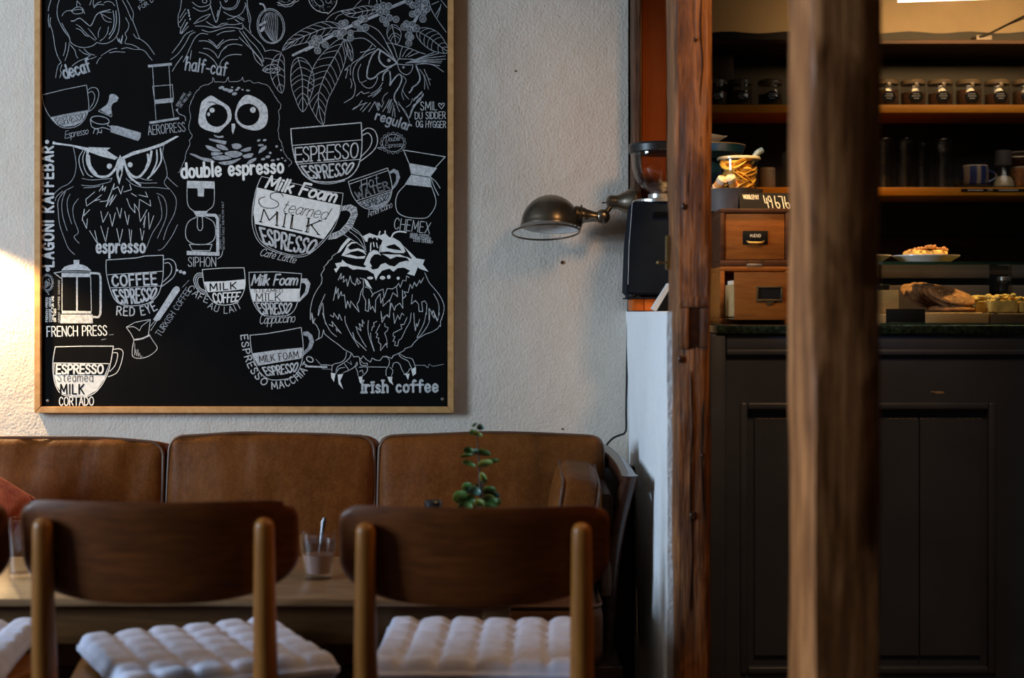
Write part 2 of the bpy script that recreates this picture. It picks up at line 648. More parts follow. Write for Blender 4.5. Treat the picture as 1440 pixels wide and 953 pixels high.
def catmull(pts, step, closed=False):
    n = len(pts)
    if n < 3:
        return [tuple(p) for p in pts]
    out = []
    rng = range(n) if closed else range(n - 1)
    dim = len(pts[0])
    for i in rng:
        p0 = pts[(i - 1) % n] if (closed or i > 0) else pts[i]
        p1 = pts[i]
        p2 = pts[(i + 1) % n]
        p3 = pts[(i + 2) % n] if (closed or i + 2 < n) else p2
        L = math.dist(p1, p2)
        k = max(1, int(L / step))
        for j in range(k):
            t = j / k
            out.append(tuple(0.5 * ((2 * p1[a]) + (-p0[a] + p2[a]) * t + (2 * p0[a] - 5 * p1[a] + 4 * p2[a] - p3[a]) * t * t + (-p0[a] + 3 * p1[a] - 3 * p2[a] + p3[a]) * t ** 3) for a in range(dim)))
    if not closed:
        out.append(tuple(pts[-1]))
    return out


def smooth3(pts, k=6):
    pts = [tuple(p) for p in pts]
    L = sum(math.dist(a, b) for a, b in zip(pts[:-1], pts[1:]))
    return [Vector(p) for p in catmull(pts, L / (len(pts) - 1) / k)]

# ------------------------------------------------------------------ hand lettering: single-stroke letters, cap height 1
def _g(s):
    out = []
    for part in s.split('|'):
        sm = part.startswith('~')
        v = [float(x) for x in part.lstrip('~').split()]
        out.append((sm, [(v[i], v[i + 1]) for i in range(0, len(v), 2)]))
    return out


GL = {
    'A': (.62, '0 0 .31 1 .62 0|.12 .36 .5 .36'),
    'B': (.55, '0 0 0 1|~0 1 .36 .98 .48 .77 .34 .55 0 .53|~0 .53 .42 .5 .55 .27 .4 .03 0 0'),
    'C': (.56, '~.54 .8 .42 .97 .26 1 .08 .85 0 .5 .08 .15 .26 0 .42 .03 .56 .2'),
    'D': (.58, '0 0 0 1|~0 1 .3 .96 .55 .75 .58 .5 .53 .22 .3 .03 0 0'),
    'E': (.5, '.5 1 0 1 0 0 .5 0|0 .52 .42 .52'),
    'F': (.48, '.48 1 0 1 0 0|0 .52 .4 .52'),
    'G': (.6, '~.56 .8 .44 .97 .28 1 .08 .85 0 .5 .08 .13 .28 0 .48 .06 .58 .22|.34 .45 .6 .45 .6 0'),
    'H': (.58, '0 0 0 1|.58 0 .58 1|0 .5 .58 .5'),
    'I': (.06, '.03 0 .03 1'),
    'J': (.4, '~.4 1 .4 .2 .3 .02 .12 .02 0 .2'),
    'K': (.55, '0 0 0 1|.54 1 0 .42|.16 .56 .55 0'),
    'L': (.46, '0 1 0 0 .46 0'),
    'M': (.74, '0 0 .05 1 .37 .25 .69 1 .74 0'),
    'N': (.6, '0 0 0 1 .6 0 .6 1'),
    'O': (.64, '~.32 1 .1 .88 0 .5 .1 .12 .32 0 .54 .12 .64 .5 .54 .88 .32 1'),
    'P': (.52, '0 0 0 1|~0 1 .36 .98 .52 .74 .36 .48 0 .46'),
    'R': (.56, '0 0 0 1|~0 1 .36 .98 .52 .75 .36 .52 0 .5|.24 .5 .56 0'),
    'S': (.52, '~.48 .82 .38 .97 .22 1 .06 .9 .04 .7 .2 .55 .4 .42 .5 .24 .42 .05 .24 0 .08 .04 0 .2'),
    'T': (.56, '0 1 .56 1|.28 1 .28 0'),
    'U': (.58, '~0 1 0 .3 .1 .04 .29 0 .48 .04 .58 .3 .58 1'),
    'V': (.6, '0 1 .3 0 .6 1'),
    'W': (.84, '0 1 .2 0 .42 .8 .64 0 .84 1'),
    'X': (.58, '0 0 .58 1|0 1 .58 0'),
    'Y': (.56, '0 1 .28 .48 .56 1|.28 .48 .28 0'),
    'Z': (.54, '0 1 .54 1 0 0 .54 0'),
    'Æ': (.86, '0 0 .38 1 .82 1|.42 1 .46 0 .86 0|.12 .36 .44 .36|.44 .52 .76 .52'),
    'a': (.44, '~.4 .5 .28 .62 .12 .58 0 .32 .1 .03 .24 0 .38 .16|.42 .62 .42 .1 .48 0'),
    'b': (.46, '0 1 0 0|~0 .4 .14 .6 .3 .62 .45 .46 .46 .22 .32 .02 .14 .01 0 .16'),
    'c': (.4, '~.38 .5 .26 .62 .1 .56 0 .3 .1 .05 .24 0 .4 .12'),
    'd': (.46, '.46 1 .46 0|~.46 .42 .32 .61 .16 .62 .02 .46 0 .22 .14 .02 .32 .01 .46 .18'),
    'e': (.44, '~.02 .3 .42 .34 .4 .52 .24 .63 .08 .56 0 .3 .1 .05 .26 0 .44 .12'),
    'f': (.38, '~.4 .92 .28 1 .17 .9 .16 .6 .16 0|0 .6 .34 .6'),
    'g': (.46, '~.42 .46 .3 .61 .14 .62 .01 .46 .01 .22 .14 .03 .3 .04 .42 .2|~.44 .62 .44 -.1 .38 -.3 .2 -.36 .04 -.26'),
    'h': (.44, '0 1 0 0|~0 .38 .14 .58 .3 .62 .42 .48 .43 .2 .43 0'),
    'i': (.1, '.05 .62 .05 0|.03 .84 .08 .86'),
    'k': (.42, '0 1 0 0|.38 .6 .02 .26|.14 .36 .42 0'),
    'l': (.1, '.05 1 .05 0'),
    'm': (.7, '0 .62 0 0|~0 .4 .1 .58 .22 .62 .33 .5 .34 .2 .34 0|~.34 .4 .45 .58 .57 .62 .68 .5 .69 .2 .69 0'),
    'n': (.43, '0 .62 0 0|~0 .38 .14 .58 .28 .62 .41 .5 .42 .2 .42 0'),
    'o': (.46, '~.23 .62 .06 .53 0 .31 .06 .08 .23 0 .4 .08 .46 .31 .4 .53 .23 .62'),
    'p': (.46, '0 .62 0 -.36|~0 .4 .14 .6 .3 .62 .45 .46 .46 .22 .32 .02 .14 .01 0 .16'),
    'r': (.34, '0 .62 0 0|~0 .36 .12 .56 .24 .62 .35 .56'),
    's': (.38, '~.35 .52 .24 .62 .1 .6 .03 .47 .14 .36 .28 .28 .36 .15 .26 .02 .12 0 0 .1'),
    't': (.36, '.15 .9 .15 .12 .24 .01 .36 .04|0 .6 .32 .6'),
    'u': (.44, '~0 .62 0 .2 .08 .03 .2 0 .34 .08 .43 .28|.43 .62 .43 0'),
    'y': (.44, '0 .62 .22 .04|.44 .62 .14 -.36'),
    '4': (.5, '.12 1 0 .4 .5 .4|.42 .8 .34 0'),
    '9': (.46, '~.42 .7 .28 .52 .08 .56 0 .78 .12 .97 .3 .98 .44 .75 .44 .4 .36 0'),
    '6': (.46, '~.16 1 .04 .6 0 .28 .1 .04 .28 0 .44 .14 .46 .32 .34 .48 .16 .46 .03 .3'),
    '7': (.46, '0 1 .46 1 .28 0'),
    '1': (.1, '.05 0 .05 1'),
    '8': (.46, '~.23 .54 .06 .66 .06 .88 .23 1 .4 .88 .4 .66 .23 .54 .03 .4 .02 .12 .23 0 .44 .12 .43 .4 .23 .54'),
    '-': (.26, '0 .32 .26 .32'),
    'é': (.44, '~.02 .3 .42 .34 .4 .52 .24 .63 .08 .56 0 .3 .1 .05 .26 0 .44 .12|.2 .76 .36 .94'),
    ' ': (.3, ''),
}


def layout(s, gap=.2):
    """strokes of a line of letters, x from 0 to 1 over its whole width"""
    x = 0.0
    raw = []
    for ch in s:
        wd, g = GL[ch]
        if g:
            for sm, pts in _g(g):
                q = [(x + a, b) for a, b in pts]
                raw.append((sm, q))
        x += wd + gap
    tot = max(1e-6, x - gap)
    return [(sm, [(a / tot, b) for a, b in q]) for sm, q in raw], tot


def nums(s):
    v = [float(x) for x in s.split()]
    return [(v[i], v[i + 1]) for i in range(0, len(v), 2)]


class Ink:
    """flat chalk marks on a plane; to3(x, y, layer) gives the point"""
    def __init__(self, to3, mats):
        self.to3 = to3
        self.mats = mats
        self.bm = bmesh.new()
        self.t = (0.0, 0.0, 1.0)

    def frame(self, ox, oy, s):
        self.t = (ox, oy, s)
        return self

    def px(self, p):
        ox, oy, s = self.t
        return (ox + p[0] / s, oy + p[1] / s)

    def face(self, pts, mi, layer):
        self.cnt = getattr(self, 'cnt', 0) + 1
        ly = layer + (self.cnt % 61) * 0.011
        try:
            f = self.bm.faces.new([self.bm.verts.new(self.to3(a, b, ly)) for a, b in pts])
            f.material_index = mi
        except ValueError:
            pass

    def raw(self, pts, wd, mi, layer):
        h = wd / 2 * (0.82 if .7 <= wd <= 1.45 and self.t[2] > 1 else 1)
        for a, b in zip(pts[:-1], pts[1:]):
            dx, dy = b[0] - a[0], b[1] - a[1]
            L = math.hypot(dx, dy)
            if L < 1e-6:
                continue
            nx, ny = -dy / L * h, dx / L * h
            self.face([(a[0] + nx, a[1] + ny), (b[0] + nx, b[1] + ny), (b[0] - nx, b[1] - ny), (a[0] - nx, a[1] - ny)], mi, layer)
        k = 6 if wd < 2.2 else 10
        for p in pts:
            self.face([(p[0] + h * math.cos(2 * PI * i / k), p[1] + h * math.sin(2 * PI * i / k)) for i in range(k)], mi, layer)

    def line(self, s, wd=1.1, mi=1, layer=1, smooth=True, closed=False, wig=0.0):
        for part in (s.split('|') if isinstance(s, str) else [s]):
            pts = [self.px(p) for p in (nums(part) if isinstance(part, str) else part)]
            if smooth and len(pts) > 2:
                pts = catmull(pts, 2.6, closed)
            if closed:
                pts.append(pts[0])
            if wig:
                pts = catmull([(a + rnd.uniform(-wig, wig), b + rnd.uniform(-wig, wig)) for a, b in pts], 1.5)
            self.raw(pts, wd, mi, layer)
        return self

    def fill(self, s, mi=1, layer=1, smooth=False):
        for part in s.split('|'):
            pts = [self.px(p) for p in nums(part)]
            if smooth:
                pts = catmull(pts, 3.0, True)
            self.face(pts, mi, layer)
        return self

    def dot(self, x, y, rx, ry=None, mi=1, layer=1, rot=0.0, n=18):
        ry = rx if ry is None else ry
        c, s_ = math.cos(rot), math.sin(rot)
        pts = []
        for i in range(n):
            a, b = rx * math.cos(2 * PI * i / n), ry * math.sin(2 * PI * i / n)
            pts.append(self.px((x + a * c - b * s_, y + a * s_ + b * c)))
        self.face(pts, mi, layer)
        return self

    def ring(self, x, y, rx, ry=None, wd=1.0, mi=1, layer=1, rot=0.0, a0=0, a1=360, n=24):
        ry = rx if ry is None else ry
        c, s_ = math.cos(rot), math.sin(rot)
        pts = []
        for i in range(n + 1):
            q = R(a0 + (a1 - a0) * i / n)
            a, b = rx * math.cos(q), ry * math.sin(q)
            pts.append(self.px((x + a * c - b * s_, y + a * s_ + b * c)))
        self.raw(pts, wd, mi, layer)
        return self

    def text(self, s, bl, br, tl=None, tr=None, h=None, wd=1.2, mi=1, layer=1, sag=0.0, gap=.2, slant=0.0, jit=0.0, serif=0.0):
        """letters stretched over a four-sided field (in the current frame's units); sag drops the base line's middle"""
        bl, br = self.px(bl), self.px(br)
        sc = self.t[2]
        if tl is None:
            dx, dy = br[0] - bl[0], br[1] - bl[1]
            L = math.hypot(dx, dy)
            hh = h / sc
            nx, ny = dy / L * hh, -dx / L * hh
            tl, tr = (bl[0] + nx, bl[1] + ny), (br[0] + nx, br[1] + ny)
        else:
            tl, tr = self.px(tl), self.px(tr)
        sg = sag / sc
        dx, dy = br[0] - bl[0], br[1] - bl[1]
        L = math.hypot(dx, dy)
        down = (-dy / L, dx / L)
        st, tot = layout(s, gap)
        for sm, q in st:
            if serif and not sm and len(q) >= 2:
                for e in (q[0], q[-1]):
                    st2 = serif / tot
                    self._map([(e[0] - st2, e[1]), (e[0] + st2, e[1])], bl, br, tl, tr, sg, down, slant, wd, mi, layer, False)
            self._map(q, bl, br, tl, tr, sg, down, slant, wd, mi, layer, sm)
        return self

    def _map(self, q, bl, br, tl, tr, sg, down, slant, wd, mi, layer, sm):
        pts = []
        qq = q
        if not sm:
            qq = []
            for a, b in zip(q[:-1], q[1:]):
                for k in range(4):
                    qq.append((a[0] + (b[0] - a[0]) * k / 4, a[1] + (b[1] - a[1]) * k / 4))
            qq.append(q[-1])
        for u, v in qq:
            off = sg * 4 * u * (1 - u) if 0 <= u <= 1 else 0
            b = (bl[0] + (br[0] - bl[0]) * u + down[0] * off, bl[1] + (br[1] - bl[1]) * u + down[1] * off)
            t_ = (tl[0] + (tr[0] - tl[0]) * u, tl[1] + (tr[1] - tl[1]) * u)
            H_ = math.hypot(t_[0] - b[0], t_[1] - b[1])
            sx, sy = (br[0] - bl[0]), (br[1] - bl[1])
            L = math.hypot(sx, sy)
            k = slant * v * H_ / L
            pts.append((b[0] + (t_[0] - b[0]) * v + sx * k, b[1] + (t_[1] - b[1]) * v + sy * k))
        if sm:
            pts = catmull(pts, 1.2)
        self.raw(pts, wd, mi, layer)

    def along(self, s, path, h, wd=1.2, mi=1, layer=1, gap=.3):
        """letters set along a path, tops to the left of its direction"""
        pts = catmull([self.px(p) for p in nums(path)], 1.0)
        hh = h / self.t[2]
        cum = [0.0]
        for a, b in zip(pts[:-1], pts[1:]):
            cum.append(cum[-1] + math.dist(a, b))
        tot = cum[-1]
        st, _ = layout(s, gap)

        def at(sv):
            sv = max(0, min(tot, sv))
            i = 1
            while i < len(cum) - 1 and cum[i] < sv:
                i += 1
            a, b = pts[i - 1], pts[i]
            L = max(1e-6, cum[i] - cum[i - 1])
            f = (sv - cum[i - 1]) / L
            i0, i1 = max(0, i - 5), min(len(pts) - 1, i + 5)
            t = (pts[i1][0] - pts[i0][0], pts[i1][1] - pts[i0][1])
            n = math.hypot(*t)
            return (a[0] + (b[0] - a[0]) * f, a[1] + (b[1] - a[1]) * f), (t[0] / n, t[1] / n)
        for sm, q in st:
            qq = catmull(q, .06) if sm else q
            r = []
            for u, v in qq:
                p, t = at(u * tot)
                r.append((p[0] + t[1] * hh * v, p[1] - t[0] * hh * v))
            self.raw(r, wd, mi, layer)
        return self

    def build(self, name, parent):
        me = bpy.data.meshes.new(name)
        bmesh.ops.translate(self.bm, vec=-wloc(parent), verts=self.bm.verts[:])
        self.bm.to_mesh(me)
        self.bm.free()
        o = bpy.data.objects.new(name, me)
        COL.objects.link(o)
        for m_ in self.mats:
            me.materials.append(m_)
        o.parent = parent
        return o

# ------------------------------------------------------------------ the room
WY = 4.26       # face of the wall with the chalkboard
CX = 0.345      # corner where that wall meets the low wall


def wobbly_grid(x0, x1, z0, z1, y, nx, nz, amp, seed):
    r = random.Random(seed)
    mb = MB()
    g = [[mb.bm.verts.new((x0 + (x1 - x0) * i / nx, y + r.uniform(-amp, amp) * (0 if i in (0,) else 1), z0 + (z1 - z0) * j / nz)) for i in range(nx + 1)] for j in range(nz + 1)]
    for j in range(nz):
        for i in range(nx):
            mb.bm.faces.new((g[j][i], g[j][i + 1], g[j + 1][i + 1], g[j + 1][i]))
    return mb


mb = MB()
mb.box(-4.2, CX + 0.003, WY, WY + 0.25, 0, 2.62)
struct(mb.build('wall_back', M['plaster'], smooth=False))

# low limewashed wall that runs from the corner towards the eye, ledge at its top
mb = MB()
r_ = random.Random(3)
ny, nz = 22, 22
rows = []
for j in range(nz + 1):
    z = 1.105 * j / nz
    rows.append([Vector((CX + 0.004 * math.sin(7 * z + 3 * y_) * math.sin(4 * y_) + r_.uniform(-.0012, .0012) - (0.006 if j == nz else 0) * 0, y_, z)) for y_ in [3.16 + (WY + .02 - 3.16) * i / ny for i in range(ny + 1)]])
mb.ring_surface(rows, False, False, False)
top = rows[-1]
back = [Vector((CX + 0.082, p.y, 1.105 + r_.uniform(-.002, .001))) for p in top]
mb.ring_surface([top, back, [Vector((CX + 0.082, p.y, 0)) for p in top]], False, False, False)
mb.poly([rows[j][0] for j in range(nz + 1)] + [Vector((CX + .082, 3.16, 1.105)), Vector((CX + .082, 3.16, 0))])
struct(mb.build('wall_right', M['limewash'], ang=60))

mb = MB()
mb.box(-4.2, 3.3, -1.6, 6.1, -0.1, 0)
struct(mb.build('floor', M['floor'], smooth=False))
mb = MB()
mb.box(-4.2, 3.3, -1.6, 6.1, 2.62, 2.72)
struct(mb.build('ceiling', M['ceiling'], smooth=False))
# left wall with the opening the daylight comes through
mb = MB()
for (y0, y1, z0, z1) in ((-1.6, 0.5, 0, 2.62), (2.0, 4.5, 0, 2.62), (0.5, 2.0, 0, 1.1), (0.5, 2.0, 2.58, 2.62)):
    mb.box(-4.4, -4.2, y0, y1, z0, z1)
struct(mb.build('wall_left', M['room_wall'], smooth=False))
mb = MB()
for (y0, y1, z0, z1) in ((0.5, 0.55, 1.1, 2.58), (1.95, 2.0, 1.1, 2.58), (0.55, 1.95, 1.1, 1.15), (0.55, 1.95, 2.53, 2.58), (1.23, 1.27, 1.15, 2.53)):
    mb.box(-4.33, -4.28, y0, y1, z0, z1, 0.004)
struct(mb.build('window_1', M['lamp_white'], smooth=False))
# kitchen side: far wall
mb = MB()
mb.box(0.2, 3.3, 5.66, 5.8, 0, 2.62)
struct(mb.build('wall_kitchen', M['kitchen_wall'], smooth=False))
mb = MB()
mb.box(3.2, 3.3, -1.6, 5.7, 0, 2.62)
struct(mb.build('wall_far_right', M['room_wall'], smooth=False))
mb = MB()
mb.box(-4.2, 3.3, -1.7, -1.6, 0, 2.62)
struct(mb.build('wall_front', M['room_wall'], smooth=False))
# partition closing the back of the chalkboard wall on the kitchen side
mb = MB()
mb.box(0.2, 0.3, WY + 0.25, 5.7, 0, 2.62)
struct(mb.build('wall_kitchen_side', M['black_paint'], smooth=False))


# ------------------------------------------------------------------ timbers
def hewn(name, x0, x1, y0, y1, z0, z1, amp, seed, mat, label, cat, nz=60, k=4, cham=0.008):
    """a hand-hewn upright: rounded rectangle section, each ring pushed about"""
    r = random.Random(seed)
    ph = [r.uniform(0, 6.28) for _ in range(40)]
    mb = MB()
    rings = []
    n = 4 * k
    for j in range(nz + 1):
        z = z0 + (z1 - z0) * j / nz
        ring = []
        base = []
        c = cham
        for (ax, ay, bx, by) in ((x0 + c, y0, x1 - c, y0), (x1, y0 + c, x1, y1 - c), (x1 - c, y1, x0 + c, y1), (x0, y1 - c, x0, y0 + c)):
            for i in range(k):
                t = i / (k - 1)
                base.append((ax + (bx - ax) * t, ay + (by - ay) * t))
        for i, (x, y) in enumerate(base):
            o = amp * (0.5 * math.sin(2.1 * z + ph[i % 3]) + 0.35 * math.sin(6.3 * z + ph[i % 16]) + 0.3 * math.sin(14.1 * z + ph[(i * 3) % 20]) + r.uniform(-.25, .25))
            cx, cy = (x0 + x1) / 2, (y0 + y1) / 2
            sx = 1 if x > cx else -1
            sy = 1 if y > cy else -1
            ring.append(Vector((x + sx * o * (abs(x - cx) > (x1 - x0) * .3), y + sy * o * (abs(y - cy) > (y1 - y0) * .3), z)))
        rings.append(ring)
    mb.ring_surface(rings, True, True, True)
    root = thing(name, label, cat, ((x0 + x1) / 2, (y0 + y1) / 2, 0))
    mb.build('beam', mat, root, ang=38)
    return root


# post by the end of the low wall, with an old mortise pocket and a brass catch
p1 = hewn('timber_post', 0.357, 0.434, 3.105, 3.265, 0, 2.61, 0.0035, 5, M['old_oak'],
          'hewn dark timber post at the end of the low white wall, brass catch on it', 'post')
mb = MB()
mb.box(0.364, 0.430, 3.099, 3.109, Z(432, 3.1), Z(417, 3.1), 0.002)
mb.box(0.366, 0.386, 3.099, 3.108, Z(490, 3.1), Z(433, 3.1), 0.002)
mb.box(0.410, 0.428, 3.100, 3.108, Z(488, 3.1), Z(433, 3.1), 0.002)
mb.build('patch', M['old_oak'], p1)
mb = MB()
mb.box(0.385, 0.411, 3.102, 3.110, Z(488, 3.1), Z(433, 3.1))
mb.build('mortise', M['mahogany'], p1)
mb = MB()
mb.box(0.3465, 0.3555, 3.20, 3.215, Z(379, 3.2), Z(331, 3.2), 0.002)
mb.tube([P(937, 369, 3.2), P(928, 369, 3.2)], 0.0022, 10)
mb.ellipsoid(P(926, 369, 3.2), .0045, .0045, .0045)
br_ = mb.build('catch', M['brass'], p1)
for pts in ([(987, -10), (985, 40), (988, 90), (984, 140), (986, 200), (983, 250), (985, 300)], [(968, 150), (969, 220), (967, 280)], [(972, 520), (974, 600), (971, 690), (974, 780), (970, 860)], [(990, 560), (988, 650), (991, 730)]):
    mb = MB()
    q = smooth3([P(x_, y_, 3.1035) for x_, y_ in pts], 5)
    mb.tube(q, [.0004] + [.0016] * (len(q) - 2) + [.0004], 6)
    mb.build('drying_crack', M['board_black'], p1)
for px, py, rr in ((963, 290, .007), (978, 55, .005), (958, 505, .0065), (975, 725, .008), (988, 640, .004)):
    mb = MB()
    mb.ellipsoid(P(px, py, 3.104), rr, .0025, rr * 1.25)
    mb.build('knot', M['mahogany'], p1)

# post close to the eye
hewn('timber_post', 0.399, 0.494, 1.90, 2.06, 0, 2.61, 0.0028, 11, M['old_oak_near'],
     'hewn timber post standing free in front of the bar counter', 'post', cham=0.006)

# rough timber and painted boards that close the opening behind the grinder
hewn('rough_upright', 0.3535, 0.374, 4.13, 4.31, 1.10, 2.61, 0.0018, 23, M['bark'],
     'narrow rough-edged upright where the plaster wall ends', 'post', cham=0.003)
mb = MB()
mb.box(X(897.5, 4.25), X(903, 4.24), 4.235, 4.28, 1.10, 2.61, 0.003)
t = thing('orange_cupboard_side', 'orange-brown wooden cupboard side behind the coffee grinder', 'cupboard', (0.42, 4.26, 1.10))
mb.build('edge_strip', M['teak'], t)
mb = MB()
mb.box(X(903, 4.26), X(937, 4.26), 4.255, 4.285, 1.10, 2.61, 0.002)
mb.build('panel', M['orange_wood'], t)
mb = MB()
mb.box(X(937, 4.3) + .001, X(999, 4.3), 4.30, 4.32, 1.10, 2.61)
mb.build('back_panel', M['black_paint'], t)  # black sheet added for the dark shadow between panel and post

# ------------------------------------------------------------------ chalkboard
BY = 4.238
board = thing('chalkboard', 'large framed black chalkboard covered in owl and coffee cup drawings', 'chalkboard', (X(344, BY), WY, Z(578, BY)))
bx0, bx1, bz0, bz1 = X(48, 4.226), X(638.5, 4.226), Z(580.6, 4.226), Z(-62, 4.226)
mb = MB()
mb.box(X(55, BY), X(631, BY), BY, 4.256, Z(572, BY), Z(-56, BY))
panel = mb.build('panel', M['board_black'], board, smooth=False)
fw = 0.0190
for a, b, c, d in (((bx0, bz0), (bx1, bz0), (bx1 - fw, bz0 + fw), (bx0 + fw, bz0 + fw)),
                   ((bx0, bz1), (bx1, bz1), (bx1 - fw, bz1 - fw), (bx0 + fw, bz1 - fw)),
                   ((bx0, bz0), (bx0, bz1), (bx0 + fw, bz1 - fw), (bx0 + fw, bz0 + fw)),
                   ((bx1, bz0), (bx1, bz1), (bx1 - fw, bz1 - fw), (bx1 - fw, bz0 + fw))):
    mb = MB()
    mb.prism([a, b, c, d], 1, 4.226, 4.2595)
    bmesh.ops.bevel(mb.bm, geom=mb.bm.edges[:], offset=0.0015, segments=2, affect='EDGES')
    mb.build('frame_rail', M['pine_frame'], board)
for px, py in ((622, 561), (67, 563)):
    mb = MB()
    mb.lathe([(0, .0035), (.003, .003), (.0048, 0.001), (.0048, 0)], 16, Matrix.Translation((X(px, BY), BY, Z(py, BY))) @ Matrix.Rotation(R(90), 4, 'X'))
    mb.build('screw', M['silver'], board)


def on_board(x, y, layer):
    return Vector((X(x, BY), BY - 0.0004 * layer, Z(y, BY)))


INKS = [M['chalk_faint'], M['chalk'], M['chalk_bright'], M['board_black']]


def ink():
    return Ink(on_board, INKS)

# ------------------------------------------------------------------ the drawings (frame() takes the corner and scale of a measured patch of the board)
fA, fB, fC, fD, fE, fF, fG, fI = (40, 0, 4.767), (240, 0, 4.767), (430, 0, 4.764), (40, 190, 4.767), (240, 190, 4.767), (430, 170, 4.764), (40, 390, 4.767), (240, 360, 4.767)
fJ, fK, fL, fM, fN, fO, fQ, fR = (430, 310, 6.81), (430, 440, 6.81), (340, 240, 6.806), (50, 350, 5.955), (480, 50, 6.356), (390, 0, 8.47), (40, 0, 6.261), (240, 100, 5.958)
FT, CH, BR, BK = 0, 1, 2, 3

# hooded owl at the top, decaf
k = ink().frame(*fQ)
k.line('205 -20 180 60 175 95|180 125 175 180 185 240|195 155 190 210 210 270 225 350 235 420 260 500 290 550|275 -10 255 60 255 140 280 210 320 280 360 330 370 370 420 405 480 418 540 412 580 395 600 375 650 385 700 378 750 350 785 300 800 230 800 140 785 60 770 -10|295 205 320 255 350 300 365 340|295 140 310 115 340 95 380 92 410 70 450 60 480 80 495 120|380 100 420 85 475 85 480 110 440 122 400 120 380 100', 1.1, FT)
k.line('425 60 430 10 460 45|540 45 560 -10|580 70 570 40 575 -10|580 65 610 40 665 42|580 50 620 20 640 15|665 25 700 12 740 25 760 50|630 120 660 105 730 110|640 120 660 165 690 190 730 195|650 125 690 150 730 170|420 215 460 240 500 285 560 335 590 355|420 250 460 265 500 310 530 322|525 250 560 290 600 345|635 240 615 290 618 330|705 235 695 290 665 335 630 360', 1.0, FT)
k.line('375 185 400 185 450 160 500 195 545 230 570 190 600 130 640 105 720 85|745 95 755 170 745 250 710 305|770 95 775 190 755 270 710 340', 1.4, FT)
k.line('780 330 795 370 800 340 810 380 830 310 820 385', 1.2, FT, smooth=False)
k.line('820 -10 860 60 885 120 910 180|860 -10 900 60 925 120 920 180 945 250 980 345|855 155 885 215 870 270 850 295 865 330 850 380 900 390 940 405 975 425|925 300 950 335 985 345 1040 385 1080 435 1110 480|820 430 870 420 930 435 990 435 1030 455 1060 495 1090 530|780 425 730 435 680 465 640 490|715 465 770 455 850 460|600 560 620 520 640 505', 1.0, FT)
k.line('330 375 325 430 308 490|360 375 350 450 322 535|370 395 410 445 420 490 435 512|445 435 490 470 545 488|490 430 530 470 585 485|385 580 440 540 500 515 545 490|520 520 560 515 600 497|290 550 265 570 250 620 240 685|295 570 280 620 290 640 275 685', 1.0, FT)
k.build('owl_drawing', panel)

k = ink()
k.frame(*fA).text('decaf', (245, 528), (420, 475), h=88, wd=2.9, mi=FT)
k.frame(*fQ).text('FOR D', (985, 90), (1105, 10), h=36, wd=.9, mi=FT).text('SE', (985, 25), (1030, -5), h=36, wd=.9, mi=FT)
k.frame(*fB).text('half-caf', (98, 468), (372, 507), h=88, wd=2.3, mi=FT)
k.frame(*fD).text('espresso', (458, 788), (780, 785), h=92, wd=3.2, mi=CH, gap=.26)
k.frame(*fR).text('double espresso', (95, 893), (943, 848), h=118, wd=3.6, mi=BR, gap=.24)
k.frame(*fN).text('regular', (302, 748), (610, 850), h=86, wd=2.3, mi=FT, gap=.26)
k.frame(*fK).text('Irish coffee', (540, 760), (1262, 752), h=112, wd=3.2, mi=CH, gap=.27, serif=.10)
k.build('lettering', panel)

k = ink().frame(*fD)
k.text('LAGONI KAFFEBAR', (168, 878), (165, 78), (98, 878), (95, 78), wd=3.2, mi=CH, gap=.34)
k.dot(125, 45, 14).dot(130, 900, 15)
k.build('lettering', panel)

k = ink().frame(*fN)
k.text('SMIL', (708, 666), (855, 664), h=74, wd=1.2, mi=CH)
k.line('895 655 868 620 872 605 888 608 895 622 905 602 920 606 918 625 895 655', 1.1, CH)
k.text('DU SIDDER', (660, 746), (932, 742), h=62, wd=1.15, mi=CH)
k.text('OG HYGGER', (668, 818), (934, 824), h=58, wd=1.15, mi=CH)
k.build('lettering', panel)

# half-caf owl
k = ink().frame(*fB)
k.line('75 -20 65 60 50 110 55 180 70 185 100 130|60 150 105 85|62 120 100 60|70 185 65 225 115 150|145 15 190 45 240 40 270 20 260 -10|150 50 200 75 250 65 270 40|330 10 345 45 375 55 420 50 445 20 450 -10|335 30 360 60 400 65 440 50 465 -5|360 -5 370 15 385 -5|155 160 200 120 265 95 230 130 180 150 155 160|355 80 400 105 440 110 480 85 500 40|380 130 420 120 470 95|430 130 460 150|445 115 490 140|460 110 495 130', 1.1, FT)
k.ring(228, 8, 15, 12, 1.2, FT)
for q in ((118, 70), (122, 88), (125, 105), (130, 128)):
    k.dot(*q, 6, 8, FT)
k.line('265 35 285 100 305 150 325 90 335 45|310 110 320 70', 1.4, FT)
k.line('510 -10 520 60 535 120 530 190 540 220|500 20 515 80 525 150', 1.2, FT, wig=.35)
k.line('165 175 220 175 280 185 330 180 370 165 430 165 480 155|210 200 260 215 320 200 370 185 430 185 480 195 485 165|310 235 350 215 390 210 430 205|240 145 270 165 310 180 340 160 380 155|190 275 240 275 280 295 315 325 340 295 390 268 450 265|255 265 290 290 310 315 320 300 355 265|355 325 380 305 430 295 480 305|220 325 260 330 300 360 318 390 340 345 375 315|190 350 240 365 290 405 322 450 340 410 380 375 430 365 475 367', 1.2, FT)
k.line('150 205 100 230 60 290 10 355|165 215 130 235 100 290 50 360 0 400|250 230 200 225 160 260 130 320 125 330|110 150 70 225|120 175 75 225|80 375 40 430 10 480|85 415 110 365 125 330|105 430 120 380|130 400 140 340|460 205 500 260 540 320 580 370 620 415|460 250 510 300 550 340 600 400 620 440|485 210 530 270 570 310 610 370 625 410|520 210 570 260 610 300 635 345|550 345 570 400 615 445|480 170 530 220 600 290', 1.1, FT)
k.build('owl_drawing', panel)

